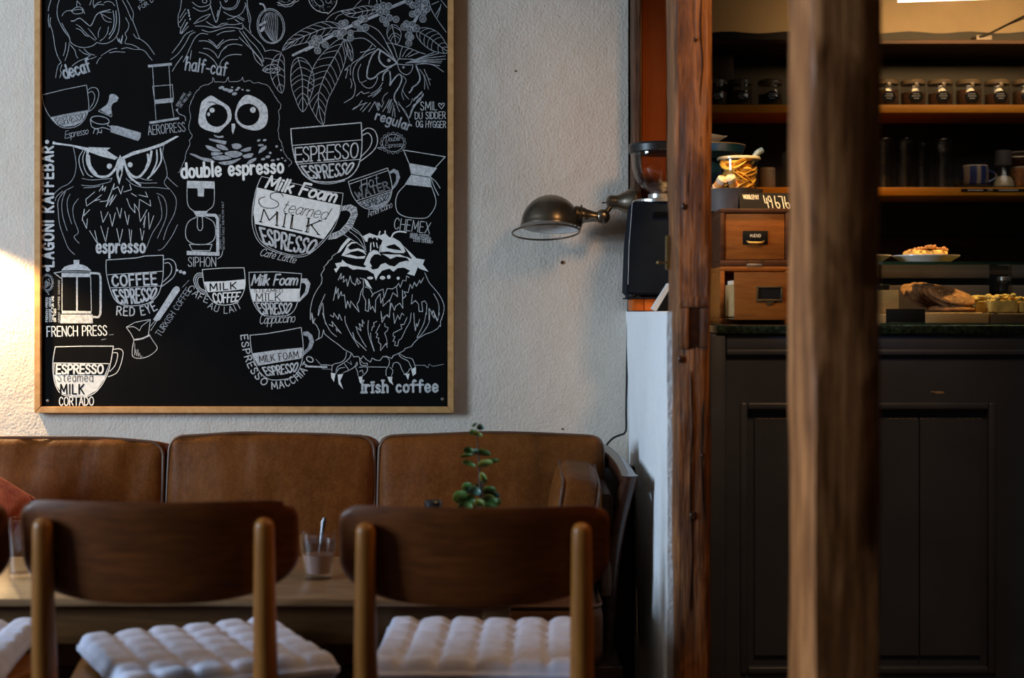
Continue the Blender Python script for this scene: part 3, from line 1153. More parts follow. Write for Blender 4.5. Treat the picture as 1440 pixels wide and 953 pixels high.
# coffee cherry and cut beans
k = ink().frame(*fB)
k.ring(672, 175, 92, 118, 1.3, FT, rot=-.16).ring(672, 177, 82, 110, 1.0, FT, rot=-.16)
k.line('600 25 620 30 632 50 635 72', 2.4, FT)
for i in range(9):
    a = -70 + i * 17
    k.line(f'{640 + i * 9} {80 + abs(i - 3) * 3} {650 + a * .55 + i * 4} 160 {690 + a * .35} {286 - abs(i - 5) * 5}', 1.0 if i % 2 else .7, FT)
for q in ((605, 165), (620, 190), (610, 205), (630, 150)):
    k.dot(*q, 16, 9, FT, rot=-.5)
k.frame(*fO)
k.line('372 -10 400 60 460 120 540 150 590 150 600 165 620 150 660 110 700 50 712 -10', 1.1, CH)
k.line('430 -10 470 50 520 75 555 60 540 20 500 -10|575 -10 580 30 610 40 640 20 640 -10', .9, FT)
for i in range(60):
    a, b = rnd.uniform(390, 695), rnd.uniform(0, 140)
    if ((a - 545) / 150) ** 2 + (b / 140) ** 2 < .92 and ((a - 540) / 110) ** 2 + (b / 80) ** 2 > .95:
        k.dot(a, b, 5, 5, FT, n=6)
k.line('0 30 60 55 130 55 190 25 222 -10', 1.1, CH)
k.line('0 55 60 75 130 78 200 45 250 0', 1.1, FT, wig=.8)
for i in range(24):
    k.dot(rnd.uniform(0, 190), rnd.uniform(0, 32), 4, 4, FT, n=6)
k.build('coffee_bean_drawing', panel)


# the coffee branch
def leaf(k, mid, hw, nv, wd=1.0, mi=FT):
    pts = catmull([k.px(p) for p in nums(mid)], 3.0)
    hw = hw / k.t[2]
    n = len(pts)
    L, Rr, T = [], [], []
    for i, p in enumerate(pts):
        a, b = pts[max(0, i - 2)], pts[min(n - 1, i + 2)]
        t = (b[0] - a[0], b[1] - a[1])
        d = math.hypot(*t) or 1
        t = (t[0] / d, t[1] / d)
        u = i / (n - 1)
        q = hw * (math.sin(PI * u ** .8) ** .8 if 0 < u < 1 else 0)
        L.append((p[0] - t[1] * q, p[1] + t[0] * q))
        Rr.append((p[0] + t[1] * q, p[1] - t[0] * q))
        T.append(t)
    k.raw(pts, wd * 1.2, mi, 1)
    k.raw(L, wd, mi, 1)
    k.raw(Rr, wd, mi, 1)
    for j in range(1, nv):
        i = int(n * (j / nv) * .86)
        e = min(n - 1, i + max(2, int(n * .14)))
        for S in (L, Rr):
            m_ = ((pts[i][0] + S[e][0]) / 2 - T[i][0] * 1.5, (pts[i][1] + S[e][1]) / 2 - T[i][1] * 1.5)
            k.raw(catmull([pts[i], m_, S[e]], 2.5), wd * .85, mi, 1)


k = ink().frame(*fC)
for s in ('0 335 130 265 270 190', '255 195 370 145 480 100', '470 105 560 55 665 10 720 -20', '805 -20 770 70 720 160 690 230'):
    k.line(s, 4.2, FT)
leaf(k, '258 262 200 370 130 500 85 640 95 760 118 836', 92, 11)
leaf(k, '745 205 830 255 900 310 960 350', 62, 7)
leaf(k, '575 165 590 220 605 300', 48, 5)
leaf(k, '265 265 290 330 310 410', 22, 2)
k.line('820 -10 840 60 880 130 940 215|845 30 890 10|870 100 905 40|905 0 945 50|880 120 900 60 905 30|290 215 350 208 400 215 470 270 550 350 610 415|425 170 480 200 520 250 560 330 600 400|310 262 380 255 430 280 470 315', 1.1, FT)
k.frame(*fO)
leaf(k, '790 340 660 330 540 345 400 400 300 440 160 510 60 600', 88, 9)
leaf(k, '1190 110 1050 130 880 160 760 130', 62, 6)
k.line('580 240 640 180 740 135 900 100 940 60 1010 -10|690 235 720 190 770 170|1090 50 1100 -10|1190 40 1180 -10|1240 40 1225 -10', 1.0, FT)
k.frame(*fB)
k.line('820 370 860 350 940 312', 3.4, FT)
leaf(k, '852 385 880 500 885 650 886 750', 78, 8)
leaf(k, '740 360 715 470 745 625', 48, 5)
leaf(k, '735 470 690 460 615 470', 30, 3)
k.line('630 345 680 335 745 352|630 390 670 395 720 415', 1.0, FT)
k.frame(*fC)
for a, b in ((480, 50), (520, 40), (555, 40), (500, 80), (540, 80), (560, 120), (605, 130), (540, 160), (515, 130), (370, 125), (345, 155), (400, 185), (365, 192), (330, 165), (395, 125), (240, 160), (265, 152), (200, 225), (230, 240), (250, 215), (300, 220), (300, 255), (40, 290), (60, 258), (90, 262), (130, 300), (80, 340), (70, 300), (760, 10), (715, 35), (755, 60), (790, 85), (715, 95), (785, 128), (745, 85), (675, 160), (715, 165), (660, 180), (700, 200), (740, 190), (690, 240), (705, 250), (690, 290), (810, 60), (690, 10), (800, 20)):
    rr = 21 + rnd.uniform(-3, 3)
    k.dot(a, b, rr, rr, BK, 2)
    k.ring(a, b, rr, rr, 1.1, FT, 3, n=14)
    k.ring(a, b, rr * .62, rr * .62, .8, FT, 3, n=12)
    k.dot(a, b, rr * .3, rr * .3, FT, 3, n=8)
k.build('coffee_branch_drawing', panel)

# frowning owl, regular
k = ink().frame(*fN)
k.line('330 120 280 170 250 240 230 330 235 380 270 385 300 375 340 335 400 305 450 275|435 320 440 400 435 445 470 390 520 345 540 380 525 440 480 520 475 570 490 600|370 400 380 340 420 310', 1.9, FT, wig=.25)
k.line('350 130 335 200 355 245 400 280 450 270 500 245|500 245 460 210 400 165 330 120', 2.2, FT)
k.line('500 250 520 310 560 345 600 345 630 310 640 270|500 230 510 210 580 210 690 215|500 255 580 262 640 262', 1.3, FT)
k.dot(425, 222, 16, 15, FT).dot(555, 285, 11, 11, FT)
for e in ('830 150', '870 160', '930 182', '930 210', '900 230', '890 245', '880 270'):
    k.line(f'575 246 700 {200 + (float(e.split()[1]) - 150) * .35} {e}', 1.2, FT)
k.line('660 258 760 252 830 268 915 325|465 190 440 130 405 70|500 200 480 130 455 75|520 210 530 150 548 98|545 190 580 130 605 113|575 190 640 130|600 190 690 150|405 65 470 75 540 95 600 110 700 150 750 165', 1.2, FT)
k.line('300 115 230 140 170 200 90 260 80 350|320 130 240 165 150 230 110 300 105 380 125 450 110 540 60 580 25 600|175 255 150 320 155 390 175 420 225 400|180 430 220 465 270 465 310 420 325 370|80 385 95 430 85 470|170 150 230 135 280 75', 1.2, FT)
k.line('40 380 60 300 30 310 75 265', 1.2, FT, smooth=False)
k.line('135 540 180 500 200 520 250 505|240 545 300 520 360 470|280 550 320 520 350 490|265 520 330 480 370 420|100 660 140 640 185 580|110 650 170 620 230 600|170 665 220 600|190 680 260 600|245 680 300 590|300 590 330 670 320 600|340 660 335 600 360 640 380 590|370 680 400 630 430 570|415 690 450 570|430 690 460 600|455 720 470 620|480 730 475 650|490 610 520 680|365 590 380 540 415 510|410 650 440 580', 1.25, FT)
k.line('550 360 580 400 560 450 540 520 560 575|545 480 570 530 605 570|580 640 620 610 635 560|700 300 740 370 745 480|740 300 775 380 800 395|760 340 795 445|740 350 780 480|490 600 540 640 580 690 610 780|510 590 550 660 600 740', 1.0, FT)
k.line('670 270 700 350 690 420 640 460 610 510|720 500 690 530 650 580|735 520 690 590 640 640 610 735|700 560 660 620 620 690', 2.0, FT, wig=.7)
k.build('owl_drawing', panel)


def cup(outline, rim=None, mi=CH, wd=1.4, **kw):
    k.line(outline, wd, mi)
    if rim:
        k.line(rim, wd, mi, smooth=False)


# small espresso cup, tamper and portafilter
k = ink().frame(*fA)
cup('90 637 110 720 150 790 200 840 250 858 320 848 370 810 395 760 405 700 390 570', '90 637 240 600 390 570', FT, 1.2)
k.line('148 788 270 762 410 738', 1.0, FT)
k.line('395 610 420 588 455 590 472 620 465 670 440 720 405 748|400 625 425 612 445 640 435 690 408 730', 1.1, FT)
k.fill('150 790 270 765 405 742 392 775 360 815 310 842 240 850 195 832', FT, 1)
k.text('ESPRESSO', (200, 838), (375, 800), (170, 795), (388, 752), wd=1.8, mi=BK, layer=2, gap=.14)
k.text('ESPRESSO', (196, 838), (372, 800), (168, 795), (386, 752), wd=.8, mi=CH, layer=3, gap=.14)
k.text('Espresso', (245, 928), (400, 898), h=48, wd=.9, mi=FT, slant=.3, gap=.1)
k.fill('545 635 575 630 605 655 595 680 570 690 555 720 560 765 540 770 480 735 495 722 525 700 540 665', FT, smooth=True)
k.line('478 735 470 745 555 782 562 770', 1.2, FT, smooth=False)
k.ring(480, 805, 62, 26, 1.4, FT, rot=.15)
k.line('415 800 425 850 460 862 500 855 550 870|540 820 530 840 550 850|435 895 445 865 470 870 460 900|470 885 490 890 490 870', 1.3, FT)
k.fill('552 840 600 845 755 890 752 920 735 945 550 885', FT)
k.build('cup_drawing', panel)

# brewing tube with press
k = ink().frame(*fA)
k.fill('800 435 962 420 962 438 803 453|848 668 972 655 972 685 850 698|810 815 1010 785 1010 800 812 832', FT)
k.line('832 450 845 660 855 800|942 440 955 660 975 785|832 575 848 685|965 565 972 660|838 578 962 568', 1.2, FT, smooth=False)
k.text('AEROPRESS', (805, 905), (1053, 880), h=62, wd=1.3, mi=FT)
k.frame(*fB).line('40 740 60 765 95 780 100 810', 1.2, FT)
k.fill('32 735 50 725 48 748', FT)
k.text('GRIND COFFEE', (48, 715), (102, 628), h=16, wd=.45, mi=FT)
k.text('LIKE TABLE SALT', (68, 722), (142, 622), h=16, wd=.45, mi=FT)
k.build('brewer_drawing', panel)

# glaring owl, espresso
k = ink().frame(*fD)
k.fill('165 40 190 50 300 65 400 85 510 90 560 125 600 150 580 165 480 140 400 110 290 75 160 60|620 150 700 110 800 85 900 50 990 5 1010 8 900 72 800 105 700 135 630 165', CH)
k.fill('400 80 550 85 520 105 560 130 600 150 470 110', CH)
k.line('398 110 395 180 430 250 480 278 540 270 585 220 605 165|640 165 660 230 700 275 740 280 780 240 812 180 825 110', 3.4, CH)
k.line('405 140 415 205 455 260|800 130 805 175 790 215', 3.2, CH)
k.dot(543, 208, 18, 18, CH).dot(682, 198, 17, 18, CH)
k.fill('600 170 615 130 632 165 640 185 630 260 608 332 590 270 588 200', CH)
k.fill('615 225 625 250 610 292 603 258', BK, 2)
k.line('655 225 680 280 750 335', 2.6, CH)
k.line('365 105 340 150 345 210 370 270|385 100 365 150 375 220 400 265 430 280', 1.2, CH)
k.line('860 100 860 180 820 270|885 90 890 170 850 240 800 290', 2.2, CH)
k.line('300 75 315 150 320 210 305 280 270 325 220 350 180 385 165 410|910 60 900 130 920 200 930 270 910 320 950 365|930 280 970 320 1000 345|360 290 420 300 500 295 560 290|355 335 430 340 500 325 550 310 560 285|370 352 430 350 480 340|655 290 700 330 770 350 850 350 940 360|740 285 790 300 830 300|680 300 760 320 860 320', 1.0, FT)
k.line('300 345 240 380 200 440 200 510 210 600 240 690 270 760 310 800|230 375 190 410 180 440|280 395 260 440 265 510 290 595|250 370 225 450 230 540 260 640|335 425 300 480 305 560 335 650 305 680 340 725|955 370 990 430 980 520 930 620 905 700|860 390 900 410 925 470 920 560 865 690|870 410 890 480 890 560 830 660 790 760|1000 600 960 680 900 760 870 770', 1.0, FT)
k.line('485 510 500 585 535 515|545 530 562 610 583 520|592 485 615 555 625 490|645 510 665 600 675 535|485 610 518 715 535 620|592 625 612 720 632 630|675 630 685 725 692 635|750 625 762 705 775 640|410 640 465 730 445 640|740 500 750 580 795 500|770 600 785 540 775 620|805 520 810 630 840 540|360 570 375 495 372 540 410 500|365 570 390 625 395 560|445 380 385 430 390 475 440 440 490 400|440 440 480 430|475 375 500 335 495 370 520 345 510 375|480 445 530 440 560 370 520 480 570 400 545 470 590 400|555 380 575 325 570 365 600 345 620 395 635 340|640 380 690 365 680 330|660 425 680 480 715 520 710 460 740 505 745 430|740 400 800 415 785 380|745 430 820 475 815 435|690 390 725 410', 1.15, CH, smooth=False)
k.build('owl_drawing', panel)

# wide-eyed owl, double espresso
k = ink().frame(*fR)
k.line('65 850 100 790 130 690 165 610 150 580 180 550 155 480 165 380 155 330 170 260 205 190 245 140 310 110 350 90 355 55 370 90 420 90 465 85 480 50 490 80 540 90 590 70 605 50 620 85 670 80 690 100 740 100 810 120 850 170 890 240 925 295 905 340 915 400 900 480 910 560 940 640 965 710 1010 760 985 800', .9, FT, wig=.75)
k.fill('290 230 340 205 400 240 450 270 490 300 510 360 500 420 450 470 400 515 340 505 290 490 245 460 232 420 240 350 250 290 265 250|545 330 570 260 630 200 700 215 760 250 805 300 815 380 800 450 750 490 680 495 600 470 550 420 538 370', CH, 1, True)
k.dot(385, 372, 92, 94, BK, 2, n=28).dot(650, 365, 94, 92, BK, 2, n=28)
k.dot(348, 328, 22, 21, CH, 3).dot(318, 362, 12, 16, CH, 3).dot(690, 325, 24, 25, CH, 3)
k.line('322 258 360 262 395 285', 1.2, BK, 2)
k.fill('510 440 540 440 542 470 522 530 512 500', CH)
for a, b, c, d in ((425, 138, 25, 12), (465, 155, 30, 12), (500, 165, 25, 15), (535, 190, 22, 13), (555, 155, 18, 9), (570, 140, 14, 8), (602, 155, 10, 6), (648, 162, 18, 8), (515, 135, 10, 6), (738, 580, 16, 9), (788, 578, 16, 9), (755, 620, 25, 10), (888, 630, 11, 11), (835, 685, 12, 10), (815, 717, 20, 12), (775, 737, 18, 10), (855, 747, 17, 9), (900, 738, 14, 9), (935, 728, 9, 6), (960, 750, 10, 8), (925, 662, 8, 8)):
    k.dot(a, b, c, d, FT, rot=rnd.uniform(-.4, .3))
k.fill('360 530 400 545 440 540 445 555 400 560 370 550|320 565 400 575 470 590 460 615 400 600 330 580|290 620 340 630 420 670 350 670 310 650|380 615 440 620 485 660 440 660 390 640|510 615 565 605 600 630 560 655 520 645|585 665 640 640 675 635 670 665 620 675|450 685 500 670 560 670 605 695 540 725 480 710|340 680 440 685 390 705 340 705|345 720 440 705 510 730 430 745 370 740|600 710 650 690 695 690 680 720 620 730|400 765 500 750 590 730 520 775 450 785|635 780 660 745 720 725 715 745 660 780|155 690 200 695 260 720 340 735 370 765 290 755 200 715|735 690 750 650 800 620 805 645 760 680', FT, 1, True)
k.build('owl_drawing', panel)

# big double espresso cup
k = ink().frame(0, 0, 1)
cup('409 181 411 205 416 226 425 242 438 253 460 256 482 253 496 245 505 230 509 205 508 172.5', '409 181 507.5 172.5', CH, 1.5)
k.line('424 243 440 255 462 258.5 485 254', 1.0, CH)
k.line('411 204.5 509 196.5|417 231 506 224', 1.1, CH)
k.line('509 185 517 180 527 184 531 198 525 212 505 228|510 190 518 187 523 195 520 207 508 220', 1.3, CH)
k.text('ESPRESSO', (416, 228), (503, 221.5), (415, 208), (504, 200.5), wd=1.9, mi=CH, gap=.17, serif=.12)
k.text('ESPRESSO', (436, 250), (490, 244), (424, 234), (500, 228.5), wd=2.5, mi=CH, gap=.24, sag=2.5)
k.build('cup_drawing', panel)

# large cafe latte cup
k = ink().frame(*fL)
k.fill('148 160 500 240 945 330 930 430 860 550 785 655 500 585 125 508 113 400 125 280', BR)
cup('190 55 150 150 110 300 98 450 110 560 150 660 220 730 330 780 450 815 560 825 640 800 720 740 800 660 880 550 930 430 955 330 970 215', '190 55 560 135 760 190 970 215', CH, 1.1)
k.line('125 510 140 580 175 660 240 720 330 765 450 800 550 808 630 785 700 735 780 660', 1.0, CH)
k.line('175 75 130 200 112 330 108 430', .8, CH)
k.text('Milk Foam', (228, 160), (885, 300), h=118, wd=3.3, mi=BR, layer=2, slant=.25, gap=.16)
k.line('395 245 375 215 320 208 275 225 280 265 330 290 355 320 330 350 260 360 190 340 162 300 175 265 220 250', 1.3, BK, 2)
k.text('teamed', (375, 388), (800, 468), h=118, wd=1.0, mi=BK, layer=2, slant=.35, gap=.14)
k.text('MILK', (180, 490), (735, 610), (200, 365), (755, 478), wd=1.5, mi=BK, layer=2, gap=.28, serif=.06)
k.line('330 385 335 520|420 410 395 540|490 430 480 550|645 460 640 590', 1.0, BK, 2, smooth=False)
k.text('ESPRESSO', (215, 690), (660, 785), (172, 545), (735, 672), wd=3.1, mi=CH, gap=.24, sag=22)
k.text('Café Latte', (168, 810), (505, 885), h=72, wd=1.1, mi=CH, slant=.35, gap=.08)
k.fill('955 340 1040 322 1100 350 1110 420 1060 540 980 610 900 650 825 660 850 605 940 570 1010 490 1045 420 1030 390 1000 378 950 385', CH)
inner = catmull(nums('950 385 1000 378 1030 390 1045 420 1010 490 940 570 850 605'), 22)
outer = catmull(nums('955 340 1040 322 1100 350 1110 420 1060 540 980 610 830 660'), 22)
for i in range(34):
    a, b = inner[int(i / 34 * (len(inner) - 1))], outer[int(i / 34 * (len(outer) - 1))]
    q0 = (a[0] * .85 + b[0] * .15, a[1] * .85 + b[1] * .15)
    q1 = (a[0] * .12 + b[0] * .88, a[1] * .12 + b[1] * .88)
    k.raw([k.px(q0), k.px(q1)], .6, BK, 2)
k.build('cup_drawing', panel)

# americano cup and speech bubble
k = ink().frame(*fF)
cup('285 405 310 490 350 550 400 585 460 590 520 570 560 530 578 460 570 390 548 315', '285 405 420 360 548 315', CH, 1.2)
k.line('290 425 555 330|340 535 575 460', 1.0, CH)
k.fill('350 545 575 468 560 528 520 568 460 586 400 580', FT, 1)
k.text('ESPRESSO', (400, 578), (540, 533), (372, 545), (566, 480), wd=1.3, mi=BK, layer=2, gap=.16, sag=4)
k.text('Hot', (375, 462), (490, 420), h=66, wd=1.2, mi=FT, slant=.3)
k.line('370 465 360 445 380 430 420 420 430 395', .9, FT)
k.text('WATER', (345, 525), (560, 452), h=50, wd=1.8, mi=FT)
k.text('WATER', (345, 525), (560, 452), h=50, wd=.7, mi=BK, layer=2)
k.fill('560 340 590 320 620 335 632 380 610 430 578 465 582 440 605 400 605 360 590 345 565 355', FT, 1)
k.text('Americano', (418, 645), (580, 578), h=44, wd=.75, mi=CH, slant=.3, gap=.12)
k.ring(585, 148, 72, 58, 1.2, FT).line('525 178 480 180 508 192', 1.2, FT)
for i in range(16):
    a = 2 * PI * i / 16
    k.ring(585 + 76 * math.cos(a), 148 + 62 * math.sin(a), 11, 11, .7, FT, a0=math.degrees(a) - 90, a1=math.degrees(a) + 90, n=8)
k.text('Double', (535, 138), (628, 132), h=34, wd=.8, mi=FT, slant=.3, gap=.1)
k.text('Espresso', (530, 180), (645, 172), h=32, wd=.55, mi=FT, slant=.3, gap=.1)
k.build('cup_drawing', panel)

# pour-over flask
k = ink().frame(*fF)
k.line('655 195 935 240 870 310|655 195 690 280', 1.4, CH, smooth=False)
k.fill('690 282 880 315 835 375 705 355|705 360 833 380 845 445 663 425', CH)
k.line('670 425 620 480 602 540 610 600 640 630 700 648 800 650 840 620 868 570 870 520 845 445', 1.3, CH)
k.line('835 375 870 405 900 450|840 385 860 440 890 498', 1.3, CH)
k.text('CHEMEX', (590, 722), (828, 755), h=74, wd=1.3, mi=CH)
k.text('GRIND COFFEE-', (698, 766), (832, 782), h=17, wd=.6, mi=CH)
k.text('MEDIUM-COARSE', (698, 784), (838, 802), h=17, wd=.6, mi=CH)
k.text('LESS CHUNKY', (722, 806), (850, 822), h=17, wd=.6, mi=CH)
k.build('brewer_drawing', panel)

# siphon
k = ink().frame(*fE)
k.fill('110 305 295 310 295 358 108 355|180 355 225 358 222 412 182 410|150 508 250 508 232 548 172 545|108 775 328 785 328 808 108 803', CH)
k.line('110 355 112 450 130 490 160 510|240 510 280 480 292 440 293 358|180 550 180 620 197 640 214 620 212 550|170 550 120 580 100 640 110 700 160 730 240 730 290 700 302 640 285 580 235 550', 1.2, CH)
k.line('125 732 278 732 262 775 145 772 125 732', 1.2, CH, smooth=False)
k.line('245 535 300 537 315 560 316 790', 4.2, CH, smooth=False)
k.text('SIPHON', (118, 880), (303, 880), h=62, wd=1.2, mi=CH)
k.line('350 772 340 810 315 828', 1.0, CH)
k.text('GRIND COFFEE FINE', (340, 765), (335, 530), h=12, wd=.4, mi=FT)
k.text('BETWEEN TABLE AND FILTER SALT', (362, 765), (355, 445), h=12, wd=.4, mi=FT)
k.build('brewer_drawing', panel)

# plunger pot
k = ink().frame(*fM)
k.fill('215 180 240 150 280 135 320 128 318 92 368 92 366 128 400 133 430 147 468 182 380 178|218 200 462 205 460 235 218 235|210 548 478 548 480 622 208 622|222 516 466 520 468 540 220 540', CH)
k.line('215 190 465 193|222 235 222 520|462 235 468 520', 1.2, CH, smooth=False)
k.line('218 190 155 200 215 245', 1.3, CH, smooth=False)
k.line('347 235 347 520', 2.4, CH)
k.line('465 203 520 205 543 232 545 400 543 545 528 570 475 568', 3.0, CH)
k.text('FRENCH PRESS', (97, 732), (598, 722), h=82, wd=1.5, mi=BR)
k.ring(97, 282, 42, 60, 1.1, FT)
for i in range(16):
    a = 2 * PI * i / 16
    k.ring(97 + 45 * math.cos(a), 282 + 64 * math.sin(a), 10, 10, .7, FT, a0=math.degrees(a) - 90, a1=math.degrees(a) + 90, n=6)
k.text('ONLY', (72, 300), (125, 268), h=24, wd=.7, mi=FT).text('FRENCH', (70, 335), (128, 298), h=24, wd=.7, mi=FT)
for a, b in ((93, 355), (103, 365), (110, 378)):
    k.dot(a, b, 5, 5, CH, n=8)
for x, y0, y1, s in ((103, 610, 405, 'FRENCH PRESS'), (130, 610, 405, 'COARSE GRIND'), (152, 610, 395, 'TAKE IT FOR ONE'), (172, 610, 500, 'OR TWO')):
    k.text(s, (x, y0), (x, y1), h=17, wd=.75, mi=BR)
k.text('GRIND COFFEE COARSE', (203, 615), (203, 260), h=13, wd=.5, mi=FT)
k.build('brewer_drawing', panel)

# red eye cup
k = ink().frame(*fM)
cup('592 92 592 190 615 300 650 400 700 455 780 475 880 470 960 445 1020 390 1050 320 1068 220 1070 52', '592 92 840 75 920 58 1070 52', CH, 1.4)
k.line('608 215 850 200 1068 185|630 325 850 318 1055 308', 1.1, CH)
k.line('1075 90 1120 82 1165 110 1178 170 1150 240 1060 312|1080 120 1115 115 1140 150 1130 210 1070 275', 1.3, CH)
k.text('COFFEE', (648, 310), (1015, 296), (640, 225), (1008, 200), wd=2.7, mi=CH, gap=.25)
k.text('ESPRESSO', (695, 448), (985, 412), (648, 345), (1025, 325), wd=2.7, mi=CH, gap=.24, sag=22)
k.along('RED EYE', '680 552 790 558 880 556 960 535 1020 505', 72, 1.7, CH)
k.dot(1187, 178, 9).dot(1215, 190, 14).dot(1245, 200, 15)
k.build('cup_drawing', panel)

# long-handled pot
k = ink().frame(*fM)
k.fill('985 590 1155 325 1180 310 1203 320 1210 345 1042 592 1010 608', CH)
k.line('1000 600 960 650|1010 612 965 682', .9, CH)
k.line('760 655 830 615 900 600 962 590 945 720|760 655 800 710 825 760', 1.2, CH, smooth=False)
k.line('760 655 820 650 850 665 870 685 890 645 960 592', 1.0, CH, smooth=False)
k.line('825 760 890 750 955 722', 2.2, CH)
k.line('825 765 812 830 815 900 870 915 940 900 1000 860 1020 825 985 770 955 722', 1.2, CH)
k.line('832 790 830 890 840 840 848 895 858 840 862 900 872 870 880 905 895 895', .9, FT, smooth=False)
k.text('TURKISH COFFEE', (1045, 735), (1308, 345), (1002, 706), (1265, 318), wd=1.1, mi=FT)
k.line('1230 320 1285 262', .8, FT)
k.build('brewer_drawing', panel)

# cafe au lait cup
k = ink().frame(*fI)
k.fill('222 172 360 168 500 155 498 220 400 232 250 242', BR)
cup('212 90 225 190 255 270 300 315 360 328 430 315 475 270 500 190 492 78', '212 90 350 80 492 78', BR, 1.1)
k.text('MILK', (265, 232), (438, 220), (262, 185), (438, 175), wd=1.6, mi=BK, layer=2, gap=.3)
k.text('COFFEE', (295, 312), (448, 298), (278, 250), (470, 242), wd=2.0, mi=BR, gap=.2, sag=6)
k.line('212 115 180 115 155 150 165 200 200 245 240 255|214 140 190 140 180 170 195 210 235 235', 1.0, BR)
k.line('212 128 185 127 167 155 178 205 210 235 238 245', 1.8, FT)
k.along('CAFE', '112 222 150 262 190 292 245 314', 44, 1.2, CH)
k.along('AU LAIT', '248 344 300 370 360 384 420 374 478 346', 44, 1.2, CH)
k.build('cup_drawing', panel)

# cappuccino cup
k = ink().frame(*fI)
k.fill('530 220 868 218 865 305 550 305', BR)
cup('525 108 530 210 550 300 590 370 640 400 740 402 800 390 840 340 865 240 878 118', '525 108 700 105 878 118', CH, 1.3)
k.text('STEAMED', (560, 243), (752, 243), h=24, wd=.8, mi=BK, layer=2)
k.text('MILK', (572, 297), (735, 297), h=46, wd=1.3, mi=BK, layer=2, gap=.3, serif=.06)
k.text('Milk Foam', (543, 195), (845, 192), h=70, wd=2.3, mi=CH, slant=.25, gap=.14)
k.text('ESPRESSO', (605, 385), (785, 382), (572, 315), (820, 315), wd=2.1, mi=CH, gap=.22, sag=6)
k.fill('878 150 915 150 938 185 920 250 865 305 866 285 900 240 908 200 897 180 875 180', CH)
k.text('Cappuccino', (595, 455), (830, 442), h=62, wd=1.1, mi=CH, slant=.25, gap=.1)
k.build('cup_drawing', panel)

# macchiato cup
k = ink().frame(*fI)
k.fill('545 652 700 630 885 612 880 685 700 715 585 735', CH)
cup('532 530 540 620 560 700 600 780 660 825 740 828 820 810 860 760 885 680 888 590 875 478', '532 530 640 520 760 500 875 478', CH, 1.4)
k.text('MILK FOAM', (598, 715), (858, 680), h=46, wd=1.1, mi=BK, layer=2)
k.text('ESPRESSO', (645, 798), (838, 772), (615, 748), (860, 712), wd=2.1, mi=CH, gap=.22, sag=6)
k.fill('888 508 920 503 950 530 962 575 945 620 890 668 885 650 920 610 932 570 920 540 890 530', FT)
k.along('ESPRESSO', '470 532 482 620 505 710 555 800 625 870', 46, 1.6, CH)
k.along('MACCHIATO', '680 892 760 880 830 850 900 790 962 690', 48, 1.5, CH)
k.build('cup_drawing', panel)

# cortado cup
k = ink().frame(*fG)
k.fill('170 570 545 575 510 680 460 755 390 795 300 795 230 780 190 730 170 650', BR)
k.fill('176 576 540 580 508 655 172 652', BK, 2)
cup('180 465 165 560 168 660 190 740 230 785 320 800 400 795 460 760 510 690 545 600 570 460', '180 465 370 460 570 460', BR, 1.4)
k.text('ESPRESSO', (188, 645), (500, 642), (190, 585), (502, 585), wd=2.6, mi=BR, layer=3, gap=.2)
k.text('Steamed', (195, 698), (432, 698), h=62, wd=1.0, mi=BK, layer=2, gap=.25)
k.text('MILK', (215, 780), (372, 780), h=64, wd=2.0, mi=BK, layer=2, gap=.3)
k.line('572 482 610 478 635 500 620 580 590 640 535 665|570 505 595 505 598 530 580 590 545 630', 1.2, BR)
k.text('CORTADO', (208, 858), (437, 856), h=56, wd=1.5, mi=BR)
k.line('490 418 520 412|540 385 570 383', .8, FT)
k.build('cup_drawing', panel)

# contented round owl, irish coffee
k = ink().frame(*fJ)
k.fill('545 150 610 120 680 145 720 140 760 120 800 160 840 165 900 200 940 250 955 302 925 300 900 262 850 225 790 240 752 290 722 305 722 230 735 190 700 168 650 160 600 165 590 205 570 200', BR)
k.fill('370 290 400 230 440 205 500 208 465 225 405 268 430 280 500 265 560 285 580 330 520 298 440 300 385 325 340 338|345 335 420 325 500 345 575 338 560 365 480 365 400 350|298 315 340 240 400 170 440 175 385 230 330 300', BR)
k.fill('555 420 580 360 605 310 650 280 690 290 722 335 690 322 655 325 625 360 612 400 635 440 600 450', BR)
k.fill('280 410 340 400 350 375 390 410 450 430 510 440 560 450 600 425 640 470 690 460 720 420 760 405 800 430 850 440 900 400 960 385 1000 390 1080 430 1060 480 1040 530 970 510 1000 480 940 450 880 455 840 490 800 460 730 480 690 530 672 575 650 510 590 475 500 465 450 470 400 440 330 440 290 500 270 465 300 450', BR)
k.fill('750 262 830 250 920 270 945 312 850 310 780 295 738 302|730 320 820 325 900 325 1000 365 940 352 870 345 810 368 770 340|940 245 1060 362 1140 375 1120 420 1175 490 1090 462 1060 430 1000 400 960 345 1020 370', BR)
k.fill('555 550 590 575 610 610 637 657 580 625', BR)
for q in ((617, 550, 30, 14), (735, 548, 26, 18), (795, 540, 17, 20), (885, 552, 15, 15)):
    k.dot(*q, BR)
k.line('620 290 625 220|660 250 650 215|690 260 680 225|710 300 715 240|700 140 710 105|760 140 760 100|640 165 645 190|680 165 690 200', 1.8, BR)
k.line('820 165 840 125 890 105 960 112', 2.2, BR)
k.line('420 70 480 110 540 160 575 280|360 130 450 190 540 250 580 300|400 90 500 170 560 260|440 60 510 110 545 160', 1.0, CH)
k.line('300 310 250 345 255 360 210 395 215 400 170 450 180 460 145 520 155 540 150 600 110 660 70 740 45 850 45 950|1140 500 1180 590 1230 650 1290 730 1325 830 1300 950|1225 700 1270 790 1275 880 1265 950|185 705 165 750 130 830 120 910 160 790 172 900 190 990', 1.1, CH)
